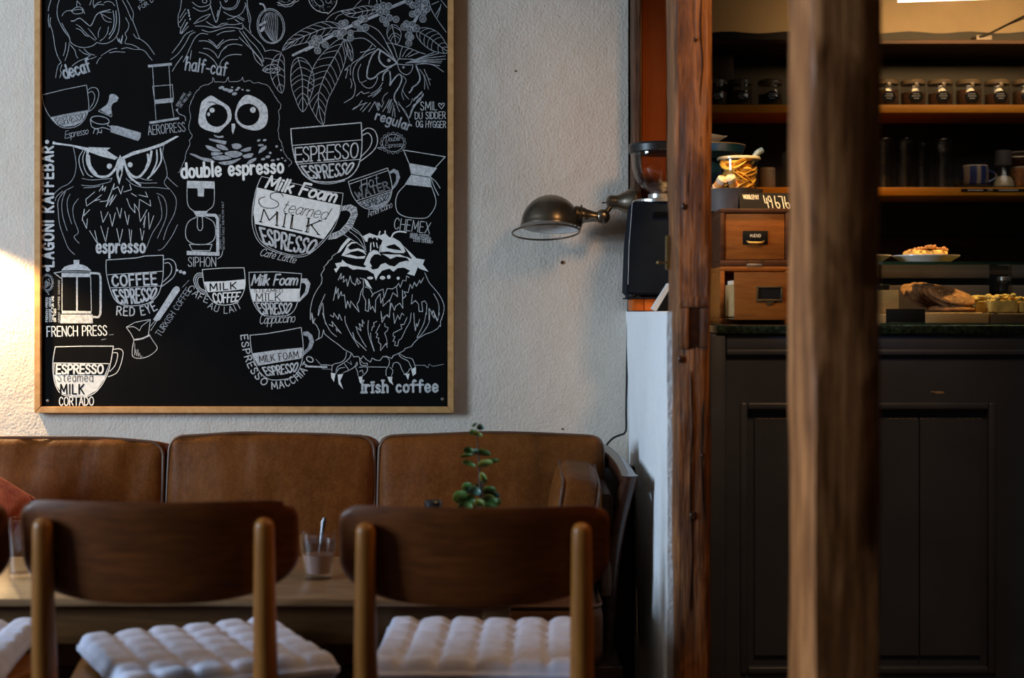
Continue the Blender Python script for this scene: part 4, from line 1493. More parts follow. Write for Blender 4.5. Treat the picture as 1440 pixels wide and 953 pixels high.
k.line('1020 710 1010 800 1050 765 1080 800 1085 870 1120 870 1110 780 1140 770 1160 800 1155 900|310 570 340 505 335 560 365 530 360 590 390 560 400 630 425 530 440 590 475 620 490 550 500 610 525 595 490 550|265 765 290 635 290 700 310 650 310 750 340 680 345 720 370 710 385 840 400 770 425 835 430 770 510 875 490 800 510 770 530 680 550 640|555 640 550 560 520 550|550 650 545 710 575 770 570 860 600 870 605 750 620 850 640 820 665 880 670 760 710 700 720 790 740 740 740 820 800 760 800 780 835 690 880 730 870 640|570 635 610 650 640 700 630 730 660 690|660 695 740 655 750 740 780 650 830 655 870 630 890 600 905 640 930 570 960 580 965 530 990 545|925 665 930 750 960 720 940 680 980 690 1000 610 1020 650 1040 590 1060 630 1090 570 1100 600 1130 545|925 670 930 840 900 790 860 820 850 860 820 790 800 900|720 870 730 940 780 900 800 930 810 790|1180 950 1180 840 1215 890 1220 860 1260 950', 1.15, CH, smooth=False)
k.fill('425 303 500 288 560 312 545 325 500 332 440 322|395 262 440 222 490 214 462 236 418 258|765 248 830 233 895 258 918 288 845 276 790 266|636 345 690 338 712 395 692 436 660 468 640 425 632 385|600 180 640 172 700 190 712 240 690 262 640 262 615 240', BK, 2)
k.line('620 255 625 215|655 250 648 210|685 255 678 215', 1.6, BR, 3)
k.frame(*fK)
k.line('60 0 75 90 105 120 130 175 125 240 95 262 155 230 170 160 180 200 240 250 310 300 370 350 440 385 460 420 500 415 530 440 550 410 580 445 620 470 635 430 670 450 710 455 740 415 770 420 790 420 825 435 835 410 880 390 940 360 950 340 1010 320 1040 280 1080 240 1150 200 1210 180 1260 150 1290 110|1320 0 1290 80 1290 130', 1.1, CH, smooth=False)
k.line('375 30 380 90 430 200 510 330|450 185 470 250 510 290 580 360|600 70 595 150 610 240 655 365|160 0 190 90 240 180 295 225|1150 0 1130 100 1065 235 1120 190 1180 90 1185 0', 1.1, CH)
k.line('480 130 500 190 550 280 580 325|480 130 530 170 510 100 545 130 540 65 560 100|620 190 625 260 655 360|630 170 640 130 655 130 650 95 680 80|710 110 690 150 670 190 690 200 675 235 700 240 695 280 720 300 715 360 770 290 780 330|755 100 760 130 790 140 780 170 755 190 775 250 780 300|970 40 940 110 910 110 920 150 840 190 835 220 855 225 835 270 860 275 850 310 880 315 890 260 915 245 960 150 1000 80 1010 0|225 110 260 130 250 80 340 195 290 150 300 180|1035 0 1040 100 1050 170 1060 100 1070 130 1090 60|1200 0 1230 50 1230 10 1260 80 1280 0|50 0 70 100 90 50|720 0 730 90 770 20 800 40|840 0 850 100 880 20 900 60 920 0 940 20|235 20 265 40 270 0 310 60 320 10 345 70', 1.1, CH, smooth=False)
k.line('390 370 380 430 340 470 260 495 250 560|435 385 420 430 360 480 300 520 290 580|300 560 320 530 375 520|370 485 410 540|490 470 470 510 430 540 360 570|490 470 495 500 475 510 495 560 500 600|515 430 520 480 530 500 590 500 590 480 550 480 515 440|510 520 580 515 590 550 560 590 540 600|515 560 540 545 550 580|770 410 800 450 795 500 770 540 770 600|805 520 835 550 820 600|830 520 840 480 870 470 900 490 920 540 950 590|890 400 920 430 980 460 1000 500 1020 540|895 390 960 425 1020 440 1050 520|940 590 985 560 990 540 1010 530', 1.1, CH)
k.fill('240 570 285 580 270 660 245 620|305 590 360 580 330 650 358 728 315 680|503 608 545 608 530 680 515 660|780 610 830 610 825 650 840 690 800 660|950 580 995 580 980 640 965 610|1010 540 1055 515 1055 580 1025 605', BR)
k.line('0 510 200 518', 2.4, CH)
k.line('150 495 250 500|590 515 770 518', 1.2, CH)
k.line('95 440 140 490 160 535 250 540|385 460 440 495 430 460|1055 500 1140 500 1170 525 1180 490 1220 510 1320 490', .9, FT, smooth=False)
k.build('owl_drawing', panel)

from mathutils import noise as mnoise

# ------------------------------------------------------------------ bar counter
CY = 3.50
ctop = 1.072
counter = thing('bar_counter', 'blue-black painted bar counter front with a sunken panel', 'counter', (1.05, 3.8, 0))
mb = MB()
mb.box(X(1020, CY), 1.75, CY + 0.02, 4.25, 0, ctop - 0.022)
mb.build('body', M['counter_paint'], counter, smooth=False)
mb = MB()
mb.box(X(998, CY), X(1020, CY), CY - 0.012, 4.25, 0, ctop - 0.022, 0.006)
mb.build('corner_post', M['counter_paint'], counter)
mb = MB()
mb.box(X(1021, CY), 1.75, CY - 0.006, CY + 0.03, Z(494, CY), ctop - 0.022, 0.004)
mb.box(X(1021, CY), 1.75, CY - 0.013, CY + 0.03, Z(499, CY), Z(491, CY), 0.004)
mb.build('frieze', M['counter_paint'], counter)
zt, zb_ = Z(568, CY), Z(945, CY)
xl, xr = X(1043, CY), X(1398, CY)
mb = MB()
for (a, b, c, d) in ((X(1020, CY), xl, 0, Z(498, CY)), (xr, 1.75, 0, Z(498, CY)), (xl, xr, zt, Z(498, CY)), (xl, xr, 0, zb_)):
    mb.box(a, b, CY, CY + 0.03, c, d)
mb.build('panel_frame', M['counter_paint'], counter, smooth=False)
mb = MB()
m_ = 0.014
for (a, b, c, d) in ((xl - .004, xl + m_, zb_ - .004, zt + .004), (xr - m_, xr + .004, zb_ - .004, zt + .004), (xl + m_, xr - m_, zt - m_, zt + .004), (xl + m_, xr - m_, zb_ - .004, zb_ + m_)):
    mb.box(a, b, CY - 0.006, CY + 0.022, c, d, 0.005, seg=3)
mb.build('moulding', M['counter_paint'], counter)
xm = X(1294, CY)
il, ir, it_, ib = X(1062, CY), X(1380, CY), Z(588, CY), Z(922, CY)
for a, b, l_, r__ in ((xl, xm - .0018, il, xm - .0018), (xm + .0018, xr, xm + .0018, ir)):
    mb = MB()
    mb.box(a, b, CY + .014, CY + .021, zb_, zt)
    mb.prism([(l_, ib), (r__, ib), (r__, it_), (l_, it_)], 1, CY + .007, CY + .0145)
    mb.build('panel_board', M['counter_paint'], counter, smooth=False)
mb = MB()
mb.ellipsoid(P(1321, 552, CY), .012, .0012, .0035)
mb.ellipsoid(P(1312, 551, CY), .006, .001, .002)
mb.build('paint_chip', M['chipped'], counter)
mb = MB()
for px in range(1250, 1380, 9):
    if rnd.random() < .8:
        mb.box(X(px, CY), X(px + rnd.uniform(3, 8), CY), CY + .0062, CY + .0075, it_ - .002, it_ - .0008)
for px in range(1066, 1108, 9):
    mb.box(X(px, CY), X(px + rnd.uniform(3, 8), CY), CY + .0062, CY + .0075, it_ - .002, it_ - .0008)
mb.build('worn_edge', M['chipped'], counter)
mb = MB()
mb.box(X(1006, CY), 1.78, CY - 0.018, 4.3, ctop - 0.022, ctop, 0.004)
tag(mb.build('worktop', M['granite'], None), 'dark green granite worktop along the bar counter', 'worktop')


# ------------------------------------------------------------------ card-index drawer units on the counter
def drawer_unit(label, z0, z1, out):
    x0, x1, y0, y1 = .549, .733, 3.75, 4.14
    t = thing('drawer_unit', label, 'drawer unit', ((x0 + x1) / 2, 3.94, z0), group=None)
    mb = MB()
    th = .012
    for (a, b, c, d) in ((x0, x1, z1 - th, z1 - .0005), (x0, x1, z0, z0 + .016), (x0, x0 + th, z0 + .016, z1 - th), (x1 - th, x1, z0 + .016, z1 - th)):
        mb.box(a, b, y0, y1, c, d, .0015)
    mb.box(x0 + th, x1 - th, y1 - .01, y1, z0 + .016, z1 - th)
    mb.build('carcass', M['cabinet_dark'] if out == 0 else M['cabinet_wood'], t)
    yf = y0 + .003 - out
    dx0, dx1, dz0, dz1 = x0 + th + .0015, x1 - th - .0015, z0 + .018, z1 - th - .002
    if out:
        dx0, dx1, dz0, dz1 = x0 + .013, x1 - .004, z0 + .012, z1 - .020
    mb = MB()
    mb.box(dx0, dx1, yf, yf + .014, dz0, dz1, .0015)
    fr = mb.build('drawer_front', M['cabinet_wood'], t)
    mb = MB()
    sx0, sx1 = x0 + th + .002, x1 - th - .002
    for (a, b, c, d, e, f) in ((sx0, sx0 + .008, yf + .014, y1 - .05, dz0 + .004, dz1 - .03), (sx1 - .008, sx1, yf + .014, y1 - .05, dz0 + .004, dz1 - .03), (sx0, sx1, yf + .014, y1 - .05, dz0 + .002, dz0 + .008)):
        mb.box(a, b, c, d, e, f)
    mb.build('drawer_box', M['board_wood'], t, smooth=False)
    return t, yf


zmid = ctop + .1525
t, yf = drawer_unit('wooden index drawer unit with its drawer pulled open', ctop, zmid, .165)
mb = MB()
cx, cz = X(1082, yf), Z(413, yf)
for (a, b, c, d) in ((-.033, .033, .014, .019), (-.033, .033, -.019, -.014), (-.033, -.028, -.014, .014), (.028, .033, -.014, .014)):
    mb.box(cx + a, cx + b, yf - .005, yf + .001, cz + c, cz + d, .001)
mb.prism([(cx - .012, cz - .019), (cx + .012, cz - .019), (cx + .004, cz - .028), (cx - .004, cz - .028)], 1, yf - .004, yf + .001)
mb.build('label_holder', M['old_brass'], t)
mb = MB()
mb.box(cx - .028, cx + .028, yf - .0015, yf + .001, cz - .014, cz + .014)
mb.build('label_card', M['black_plastic'], t)
mb = MB()
mb.box(.567, .571, 3.66, 3.74, 1.10, 1.185)
mb.box(.574, .590, 3.64, 3.74, 1.10, 1.180)
mb.build('cards', M['paper'], t, smooth=False)

t, yf = drawer_unit('closed wooden index drawer unit with a black label, on top of the open one', zmid, 1.377, 0)
cx, cz = X(1062, yf), Z(334, yf)
mb = MB()
mb.box(cx - .033, cx + .033, yf - .004, yf + .001, cz - .018, cz + .018, .0015)
mb.build('label_card', M['sign_black'], t)
mb = MB()
mb.tube(smooth3([(cx - .022, yf - .003, cz - .010), (cx - .015, yf - .012, cz - .014), (cx + .015, yf - .012, cz - .014), (cx + .022, yf - .003, cz - .010)]), .003, 8)
mb.build('handle', M['brass'], t)
k = Ink(lambda x, y, l: Vector((cx + x, yf - .0042 - .0002 * l, cz + y)), [M['sign_ink']])
k.text('MÆND', (-.014, .001), (.014, .001), (-.014, .009), (.014, .009), wd=.0012, mi=0, gap=.3)
k.build('lettering', t)
mb = MB()
mb.box(X(1050, 3.75), X(1072, 3.75), 3.7485, 3.752, Z(374.5, 3.75), Z(371, 3.75), .0005)
mb.build('maker_plate', M['silver'], t)

# ------------------------------------------------------------------ what stands on the drawer units
zt_ = 1.377
bowl = thing('bowl', 'black straight-sided bowl on top of the index drawers', 'bowl', (.604, 3.897, zt_))
mb = MB()
mb.lathe([(0, .006), (.066, .006), (.074, .050), (.080, .060), (.083, .060), (.079, .048), (.071, 0), (0, 0)], 40, c=(.604, 3.897, zt_))
mb.build('body', M['dark_bowl'], bowl)
for i, (px, py, a, lab) in enumerate(((1011, 257, .5, 'white-tipped roll at the end of the black bowl beside the post'), (1030, 255, -.5, 'orange and white roll leaning in the black bowl before the jar'))):
    c = P(px, py, 3.85)
    c.z -= .004
    c.z -= .003
    root = thing('pastry_roll', lab, 'pastry', c, group='rolls in the black bowl')
    mt = Matrix.Translation(c) @ Matrix.Rotation(a, 4, 'Y') @ Matrix.Rotation(R(35), 4, 'X') @ Matrix.Scale(.8, 4)
    mb = MB()
    mb.lathe([(0, -.042), (.010, -.040), (.016, -.034), (.0175, .010), (.017, .014)], 20, mt)
    mb.build('wrapper', M['foil'], root)
    mb = MB()
    mb.lathe([(.0172, .012), (.0185, .016), (.0185, .028), (.013, .034), (.010, .030), (.005, .034), (0, .032)], 20, mt)
    mb.build('tip', M['egg'], root)
    mb = MB()
    mb.lathe([(.0185, -.012), (.0195, -.009), (.0185, -.006)], 20, mt)
    mb.build('band', M['egg'], root)

jx, jy = X(1039, 4.05), 4.05
jar = thing('storage_jar', 'wide open glass jar of yellow crisps behind the black bowl', 'jar', (jx, jy, zt_))
mb = MB()
ztop = Z(223, jy) - zt_
mb.lathe([(0, .004), (.040, .004), (.047, .02), (.055, ztop - .02), (.056, ztop - .006), (.0615, ztop - .004), (.0615, ztop + .002), (.054, ztop), (.052, ztop - .02), (.044, .022), (.038, .010), (0, .010)], 40, c=(jx, jy, zt_))
mb.build('glass_body', M['glass_jar'], jar)
mb = MB()
mb.lathe([(.0540, ztop - .001), (.0565, ztop + .0035), (.0600, ztop + .0035), (.0622, ztop + .0005), (.0622, ztop - .004), (.0600, ztop - .0055)], 48, c=(jx, jy, zt_))
mb.build('rim', M['rim_highlight'], jar)
mb = MB()
r_ = random.Random(5)
for i in range(26):
    z = .03 + (ztop - .045) * (i / 26) + r_.uniform(0, .006)
    rad = .033 + .012 * z / ztop
    a = r_.uniform(0, 6.28)
    mt = Matrix.Translation((jx + .012 * math.cos(a), jy + .012 * math.sin(a), zt_ + z)) @ Matrix.Rotation(r_.uniform(0, 6.28), 4, 'Z') @ Matrix.Rotation(r_.uniform(-.75, .75), 4, 'X')
    g = []
    for ring in range(5):
        rr = rad * .97 * ring / 4
        for s in range(14):
            q = 2 * PI * s / 14
            g.append(mt @ Vector((rr * math.cos(q), rr * math.sin(q), .010 * (ring / 4) ** 2 * math.cos(2 * q))))
    vs = [mb.bm.verts.new(p) for p in g]
    for ring in range(4):
        for s in range(14):
            mb.bm.faces.new((vs[ring * 14 + s], vs[ring * 14 + (s + 1) % 14], vs[(ring + 1) * 14 + (s + 1) % 14], vs[(ring + 1) * 14 + s]))
    mb.ellipsoid(mt.translation, rad * .62, rad * .62, .009, 12, 8)
cr = mb.build('crisps', M['chips'], None)
tag(cr, 'yellow crisps heaped inside the wide glass jar', 'crisps', kind='stuff')
cr.modifiers.new('thickness', 'SOLIDIFY').thickness = .0015
sp = thing('ceramic_spoon', 'pale blue ceramic spoon standing in the jar of crisps', 'spoon', P(1058, 226, 4.04))
mb = MB()
mb.tube(smooth3([P(1050, 240, 4.05), P(1057, 227, 4.04), P(1064, 216, 4.045), P(1072, 211, 4.05)]), [.006] * 6 + [.0075] * 6 + [.009] * 5 + [.010, .007], 14)
mb.build('handle', M['pale_blue'], sp)
mb = MB()
mb.ellipsoid(P(1047, 245, 4.033), .014, .010, .019)
mb.build('spoon_bowl', M['pale_blue'], sp)

# blue crockery behind the post
bx, by_ = .558, 4.212
t = thing('canister', 'tall blue ceramic canister half hidden by the hewn post', 'canister', (bx, by_, ctop))
mb = MB()
hz = Z(224, 4.2) - ctop
mb.lathe([(0, 0), (.050, 0), (.056, .02), (.061, hz - .02), (.058, hz), (.0, hz)], 40, c=(bx, by_, ctop))
mb.build('body', M['blue_china'], t)
mb = MB()
mb.lathe([(.0585, .30), (.0615, .305), (.0585, .31)], 40, c=(bx, by_, ctop))
mb.build('rim_band', M['blue_china'], t)
t = thing('bowl', 'deep blue bowl resting on the blue canister', 'bowl', (.585, 4.19, ctop + hz))
mb = MB()
mb.lathe([(0, 0), (.055, 0), (.088, .018), (.1, .036), (.103, .036), (.094, .014), (.0, .008)], 44, c=(.585, 4.19, ctop + hz))
mb.build('body', M['blue_china'], t)
mb = MB()
mb.lathe([(.0985, .0355), (.1015, .0385), (.104, .0355)], 44, c=(.585, 4.19, ctop + hz))
mb.build('rim', M['board_wood'], t)
zq = ctop + hz + .008
t = thing('sauce_boat', 'white spouted dish stacked in the blue bowl', 'dish', (.555, 4.19, zq))
mb = MB()
rings = []
for (r0, z0, sx) in ((.03, 0, 0), (.045, .03, .004), (.055, .05, .018), (.06, .062, .03)):
    ring = []
    for s in range(28):
        q = 2 * PI * s / 28
        e = max(0, math.cos(q)) ** 6 * sx
        ring.append(Vector((.545 + (r0 + e) * math.cos(q), 4.19 + r0 * .8 * math.sin(q), zq + z0 + (.004 if q == 0 else 0) - e * .25 + .010 * max(0, -math.cos(q)) * (z0 / .06))))
    rings.append(ring)
mb.ring_surface(rings, True, True, False)
o = mb.build('body', M['china'], t)
o.modifiers.new('thickness', 'SOLIDIFY').thickness = .004

# payment sign: folded black card
t = thing('tent_card', 'black folded card with chalked payment number on the index drawers', 'sign', (X(1075, 3.775), 3.785, zt_))
sx0, sx1 = X(1040, 3.768), X(1113, 3.768)
top_z, y_f, y_t, y_b = Z(271.5, 3.785), 3.762, 3.780, 3.797
mb = MB()
for ya in (y_f, y_b):
    mb.prism([(ya, zt_), (ya + .002, zt_), (y_t + .001, top_z), (y_t - .001, top_z)] if ya == y_f else [(ya - .002, zt_), (ya, zt_), (y_t + .001, top_z), (y_t - .001, top_z)], 0, sx0, sx1)
mb.build('card', M['sign_black'], t, smooth=False)


def on_card(x, y, l):
    f = (y - 294.0) / (271.5 - 294.0)
    return Vector((X(x, 3.768), y_f + (y_t - .001 - y_f) * f - .0006, zt_ + (top_z - zt_) * f))


k = Ink(on_card, [M['sign_ink']])
k.text('MOBILEPAY', (1047, 280), (1068, 280.5), (1045, 274), (1067, 274.5), wd=.8, mi=0, gap=.25)
k.text('49', (1078, 292.5), (1087, 292.5), (1073, 275), (1084, 276), wd=1.25, mi=0, gap=.2)
k.text('676', (1092, 293), (1111, 293.5), (1088, 276), (1107, 277), wd=1.25, mi=0, gap=.18)
k.build('lettering', t)

# ------------------------------------------------------------------ glass display case and its pastries
x0, x1, y0, y1 = .925, 1.70, 3.56, 4.02
zc = 1.230
case = thing('display_case', 'low glass pastry case on the granite worktop', 'display case', ((x0 + x1) / 2, 3.8, ctop))
mb = MB()
mb.box(x0, x1, y0 - .004, y1, zc - .008, zc)
mb.build('top_glass', M['glass_green'], case, smooth=False)
mb = MB()
mb.box(x0, x1, y0 - .006, y0 - .0045, zc - .0078, zc - .0002)
mb.build('glass_edge', M['glass_edge'], case, smooth=False)
mb = MB()
mb.box(x0, x1, y0, y0 + .006, ctop + .001, zc - .0085)
mb.build('front_glass', M['glass'], case, smooth=False)
mb = MB()
mb.box(x0, x1, y0 - .003, y0 + .009, ctop, ctop + .0045)
mb.build('bottom_rail', M['glass_edge'], case, smooth=False)
mb = MB()
mb.box(x0, x0 + .006, y0 + .007, y1, ctop + .001, zc - .0085)
mb.build('side_glass', M['glass'], case, smooth=False)


def plate(c, r, label, grp):
    t = thing('plate', label, 'plate', c, group=grp)
    mb = MB()
    mb.lathe([(0, 0), (r * .6, 0), (r * .66, .004), (r, .022), (r * 1.0, .0245), (r * .64, .0095), (0, .008)], 48, c=c)
    mb.build('body', M['china'], t)
    return t


pc = Vector((X(1302, 3.79), 3.79, zc))
plate(pc, .0875, 'white plate with a nut cake slice on the glass case', 'plates on the glass case')
plate(Vector((X(1252, 3.79) - .0875, 3.79, zc)), .0875, 'white plate mostly hidden behind the free-standing post', 'plates on the glass case')


def lump(name, label, cat, c, sx, sy, sz, mat, seed, amp=.12, grp=None, parts=None, rot=0.0, fr=9):
    t = thing(name, label, cat, c, group=grp)
    mb = MB()

    def fn(u, p):
        q = mnoise.noise(Vector((u.x * fr * .3, u.y * fr * .3, u.z * fr * .3 + seed * 3.1))) + .5 * mnoise.noise(Vector((u.x * fr, u.y * fr, u.z * fr + seed)))
        return p * (1 + amp * q)
    mb.rbox(sx, sy, sz, min(sx, sy, sz) * .42, 14, fn, Matrix.Translation(Vector(c) + Vector((0, 0, sz / 2))) @ Matrix.Rotation(rot, 4, 'Z'))
    mb.build('crumb', mat, t)
    return t, mb


c = pc + Vector((-.002, -.002, .008))
t, _ = lump('cake_slice', 'nut-topped cake slice on the white plate', 'cake', c, .108, .06, .030, M['cake_top'], 2)
mb = MB()
r_ = random.Random(9)
for i in range(70):
    u = r_.uniform(-1, 1)
    a = .012 + .012 * (1 - abs(u - .25)) + r_.uniform(-.002, .003)
    mb.ellipsoid(c + Vector((u * .052, r_.uniform(-.028, .024), .016 + a)), r_.uniform(.003, .006), r_.uniform(.003, .005), r_.uniform(.002, .004), 8, 6, Matrix.Rotation(r_.uniform(0, 3), 4, 'X') @ Matrix.Rotation(r_.uniform(0, 3), 4, 'Z'))
nt = mb.build('nut_topping', M['nuts'], t)
nt['kind'] = 'stuff'


def board_block(label, px0, px1, py0, py1, d, depth, mat):
    a, b = X(px0, d), X(px1, d)
    t = thing('serving_board', label, 'serving board', ((a + b) / 2, d + depth / 2, ctop))
    mb = MB()
    mb.box(a, b, d, d + depth, ctop, Z(py0, d), .003)
    mb.build('plank', mat, t)
    for e in (a + .012, b - .012):
        mb = MB()
        mb.box(e - .006, e + .006, d + .001, d + depth - .001, Z(py0, d) - .0002, Z(py0, d) + .0012)
        mb.build('batten', mat, t)
    return t


board_block('pale wooden board under the leaning cookies', 1272, 1391, 439.5, 453, 3.66, .34, M['board_wood'])
board_block('dark wooden board under the yellow cakes', 1394, 1470, 440.5, 453, 3.66, .2, M['tray_dark'])
board_block('small pale board with a wooden crate on it, beside the post', 1231, 1262, 441, 453, 3.66, .2, M['board_wood'])
# crate
cz0 = Z(441, 3.68) + .0013
a, b = X(1230, 3.69), X(1264, 3.69)
t = thing('wooden_crate', 'small wooden crate inside the glass case beside the post', 'crate', ((a + b) / 2, 3.74, cz0))
h_ = Z(408, 3.69) - cz0
for (p, q, r0, s) in ((a, b, 3.69, 3.698), (a, b, 3.80, 3.808), (a, a + .008, 3.698, 3.80), (b - .008, b, 3.698, 3.80)):
    mb = MB()
    mb.box(p, q, r0, s, cz0, cz0 + h_, .001)
    mb.build('side_board', M['board_wood'], t)
mb = MB()
mb.box(a + .008, b - .008, 3.698, 3.80, cz0, cz0 + .006)
mb.build('bottom_board', M['board_wood'], t)
mb = MB()
mb.lathe([(0, 0), (.014, 0), (.021, .03), (.0225, .066), (.024, .066), (.0225, .070), (0, .064)], 28, c=((a + b) / 2, 3.75, cz0 + .0065))
d_ = thing('black_cup', 'black cup sticking out of the wooden crate', 'cup', ((a + b) / 2, 3.75, cz0 + .0065))
mb.build('body', M['black_plastic'], d_)
# blank black card in front
t = thing('card_stand', 'plain black card standing in the glass case before the cookies', 'sign', (X(1272, 3.60), 3.60, ctop))
mb = MB()
mb.box(X(1246, 3.6), X(1301, 3.6), 3.598, 3.602, ctop + .001, Z(434, 3.6), .0008)
mb.build('card', M['sign_black'], t)
mb = MB()
mb.box(X(1250, 3.6), X(1297, 3.6), 3.594, 3.616, ctop, ctop + .006, .001)
mb.build('foot', M['black_plastic'], t)


# cookies: one flat, the rest leaning in a row
def cookie(c, tilt, yaw, label, seed):
    t = thing('cookie', label, 'cookie', c, group='big cookies in the glass case')
    mt = Matrix.Translation(c) @ Matrix.Rotation(yaw, 4, 'Z') @ Matrix.Rotation(tilt, 4, 'X')
    mb = MB()
    rings = []
    n = 36
    for (rr, z) in ((.012, .0085), (.034, .008), (.052, .006), (.060, .0025), (.0615, 0), (.060, -.003), (.052, -.005), (.030, -.0055), (.01, -.0055)):
        ring = []
        for s in range(n):
            q = 2 * PI * s / n
            e = 1 + .05 * mnoise.noise(Vector((math.cos(q) * 1.6, math.sin(q) * 1.6, seed * 2.3)))
            dz = .0022 * mnoise.noise(Vector((rr * 90 * math.cos(q), rr * 90 * math.sin(q), seed + (9 if z > 0 else 0))))
            ring.append(mt @ Vector((rr * e * math.cos(q), rr * e * math.sin(q), z + dz)))
        rings.append(ring)
    mb.ring_surface(rings, True, True, True)
    mb.build('baked_body', M['cookie'], t)
    mb = MB()
    r_ = random.Random(seed)
    for i in range(26):
        q, rr = r_.uniform(0, 6.28), .052 * math.sqrt(r_.random())
        p = mt @ Vector((rr * math.cos(q), rr * math.sin(q), 0.0078 - 2.2 * max(0, rr - .03) ** 2 / .03 * .1))
        mb.ellipsoid(p, .0035, .0035, .0022, 8, 6)
    mb.build('crumbles', M['nuts'], t)


zb1 = Z(439.5, 3.66) + .0015
cookie(Vector((X(1338, 3.74), 3.745, zb1 + .008)), 0, 0, 'flat cookie at the foot of the leaning cookie row', 1)
ords = ('foremost cookie leaning on the row, lying on the flat one', 'second cookie of the leaning row, counted from the front', 'third cookie of the leaning row, counted from the front', 'fourth cookie of the leaning row, counted from the front', 'fifth cookie of the leaning row, counted from the front', 'rearmost cookie of the leaning row, beside the crate')
for i in range(6):
    px = 1338 - i * 8.4
    tl = R((24, 31, 34, 36, 36, 35)[i])
    cookie(Vector((X(px, 3.745 + .039 * i), 3.745 + .039 * i, zb1 + .0615 * math.sin(tl) + (.0185 if i == 0 else .009))), tl, R(26 + 2 * (i % 2)), ords[i], i + 2)


def cake(px0, px1, py, d, depth, label, seed):
    a, b = X(px0, d), X(px1, d)
    z0 = Z(440.5, 3.66) + .0016
    h_ = Z(py, d) - z0
    t = thing('cake_square', label, 'cake', ((a + b) / 2, d + depth / 2, z0), group='yellow cakes in the glass case')
    mb = MB()
    mb.rbox(b - a, depth, h_ * .72, .004, 10, lambda u, p: p + Vector((0, 0, .003 * mnoise.noise(u * 3 + Vector((seed, 0, 0))))) , Matrix.Translation(((a + b) / 2, d + depth / 2, z0 + h_ * .36)))
    mb.build('sponge', M['cake'], t)
    mb = MB()
    r_ = random.Random(seed)
    for i in range(46):
        mb.ellipsoid((r_.uniform(a + .003, b - .003), r_.uniform(d + .003, d + depth - .003), z0 + h_ * .76 + r_.uniform(0, h_ * .2)), r_.uniform(.005, .009), .006, r_.uniform(.003, .006), 8, 6)
    mb.build('crumble_topping', M['cake_top'], t)


cake(1372, 1392, 416, 3.74, .07, 'narrow yellow cake piece right next to the cookies', 4)
cake(1393, 1432, 414, 3.70, .09, 'yellow crumble cake square with a plain cut face', 8)
cake(1434, 1475, 417, 3.70, .09, 'yellow cake square cut off by the picture edge', 12)
# glass bottle behind the cakes
t = thing('glass_jar', 'small clear jar behind the yellow cakes', 'jar', (X(1412, 4.1), 4.1, ctop))
mb = MB()
h_ = Z(389, 4.1) - ctop
mb.lathe([(0, 0), (.021, 0), (.024, .01), (.024, h_ - .03), (.018, h_ - .018), (.0185, h_ - .012), (.0, h_ - .012)], 28, c=(X(1412, 4.1), 4.1, ctop))
mb.build('glass_body', M['glass_jar'], t)
mb = MB()
mb.lathe([(0, h_ - .011), (.0195, h_ - .011), (.0195, h_ - .001), (.017, h_), (0, h_)], 28, c=(X(1412, 4.1), 4.1, ctop))
mb.build('lid', M['silver'], t)

# ------------------------------------------------------------------ back of the bar
t = thing('back_counter', 'grey steel worktop unit behind the pastry case', 'counter', (1.45, 5.3, 0))
mb = MB()
mb.box(.72, 2.6, 5.0, 5.58, 0, 1.095, .004)
mb.build('cabinet', M['stainless'], t)
mb = MB()
for a, b in ((.75, 1.32), (1.33, 1.72), (1.80, 2.4)):
    mb.box(a, b, 5.12, 5.55, 1.0955, 1.20, .004)
    mb.box(a, b, 5.12, 5.55, 1.225, Z(371, 5.12), .004)
mb.build('appliance_casing', M['stainless'], t)
mb = MB()
mb.box(.75, 2.4, 5.16, 5.5, 1.18, 1.24)
mb.build('recess', M['black_plastic'], t, smooth=False)

SY = 5.30
sh1, sh2 = Z(146.5, SY), Z(262.5, SY)   # tops of the two boards
shelf = thing('shelving_unit', 'dark built-in shelving with two orange wooden shelves behind the bar', 'shelf', (1.5, 5.5, 1.2))
mb = MB()
mb.box(.70, 2.6, 5.60, 5.64, 1.1, 2.10)
mb.build('back_panel', M['black_paint'], shelf, smooth=False)
mb = MB()
mb.box(.70, 2.6, 5.585, 5.6, Z(368, 5.6), Z(333, 5.6), .002)
mb.build('splash_board', M['dark_panel'], shelf)
mb = MB()
mb.box(X(985, 5.42), X(1032, 5.42), 5.42, 5.6, sh1, 2.10, .003)
mb.build('side_board', M['dark_panel'], shelf)
for z, th in ((sh1, Z(146.5, SY) - Z(158.5, SY)), (sh2, Z(262.5, SY) - Z(275, SY))):
    mb = MB()
    mb.box(.70, 2.6, SY, 5.6, z - th, z - .0012, .003)
    mb.build('shelf_board', M['shelf_wood'], shelf)
mb = MB()
mb.box(.70, 2.6, SY - .02, 5.62, Z(63, SY), Z(57, SY), .002)
mb.build('top_board', M['dark_panel'], shelf)
mb = MB()
pts = [(.70, Z(57, 5.4)), (2.6, Z(57, 5.4))] + [(2.6 - 1.9 * i / 40, Z(45.5 + 1.4 * math.sin(i * 1.3), 5.4)) for i in range(41)]
mb.prism(pts, 1, 5.40, 5.42)
mb.build('cornice', M['black_paint'], shelf)


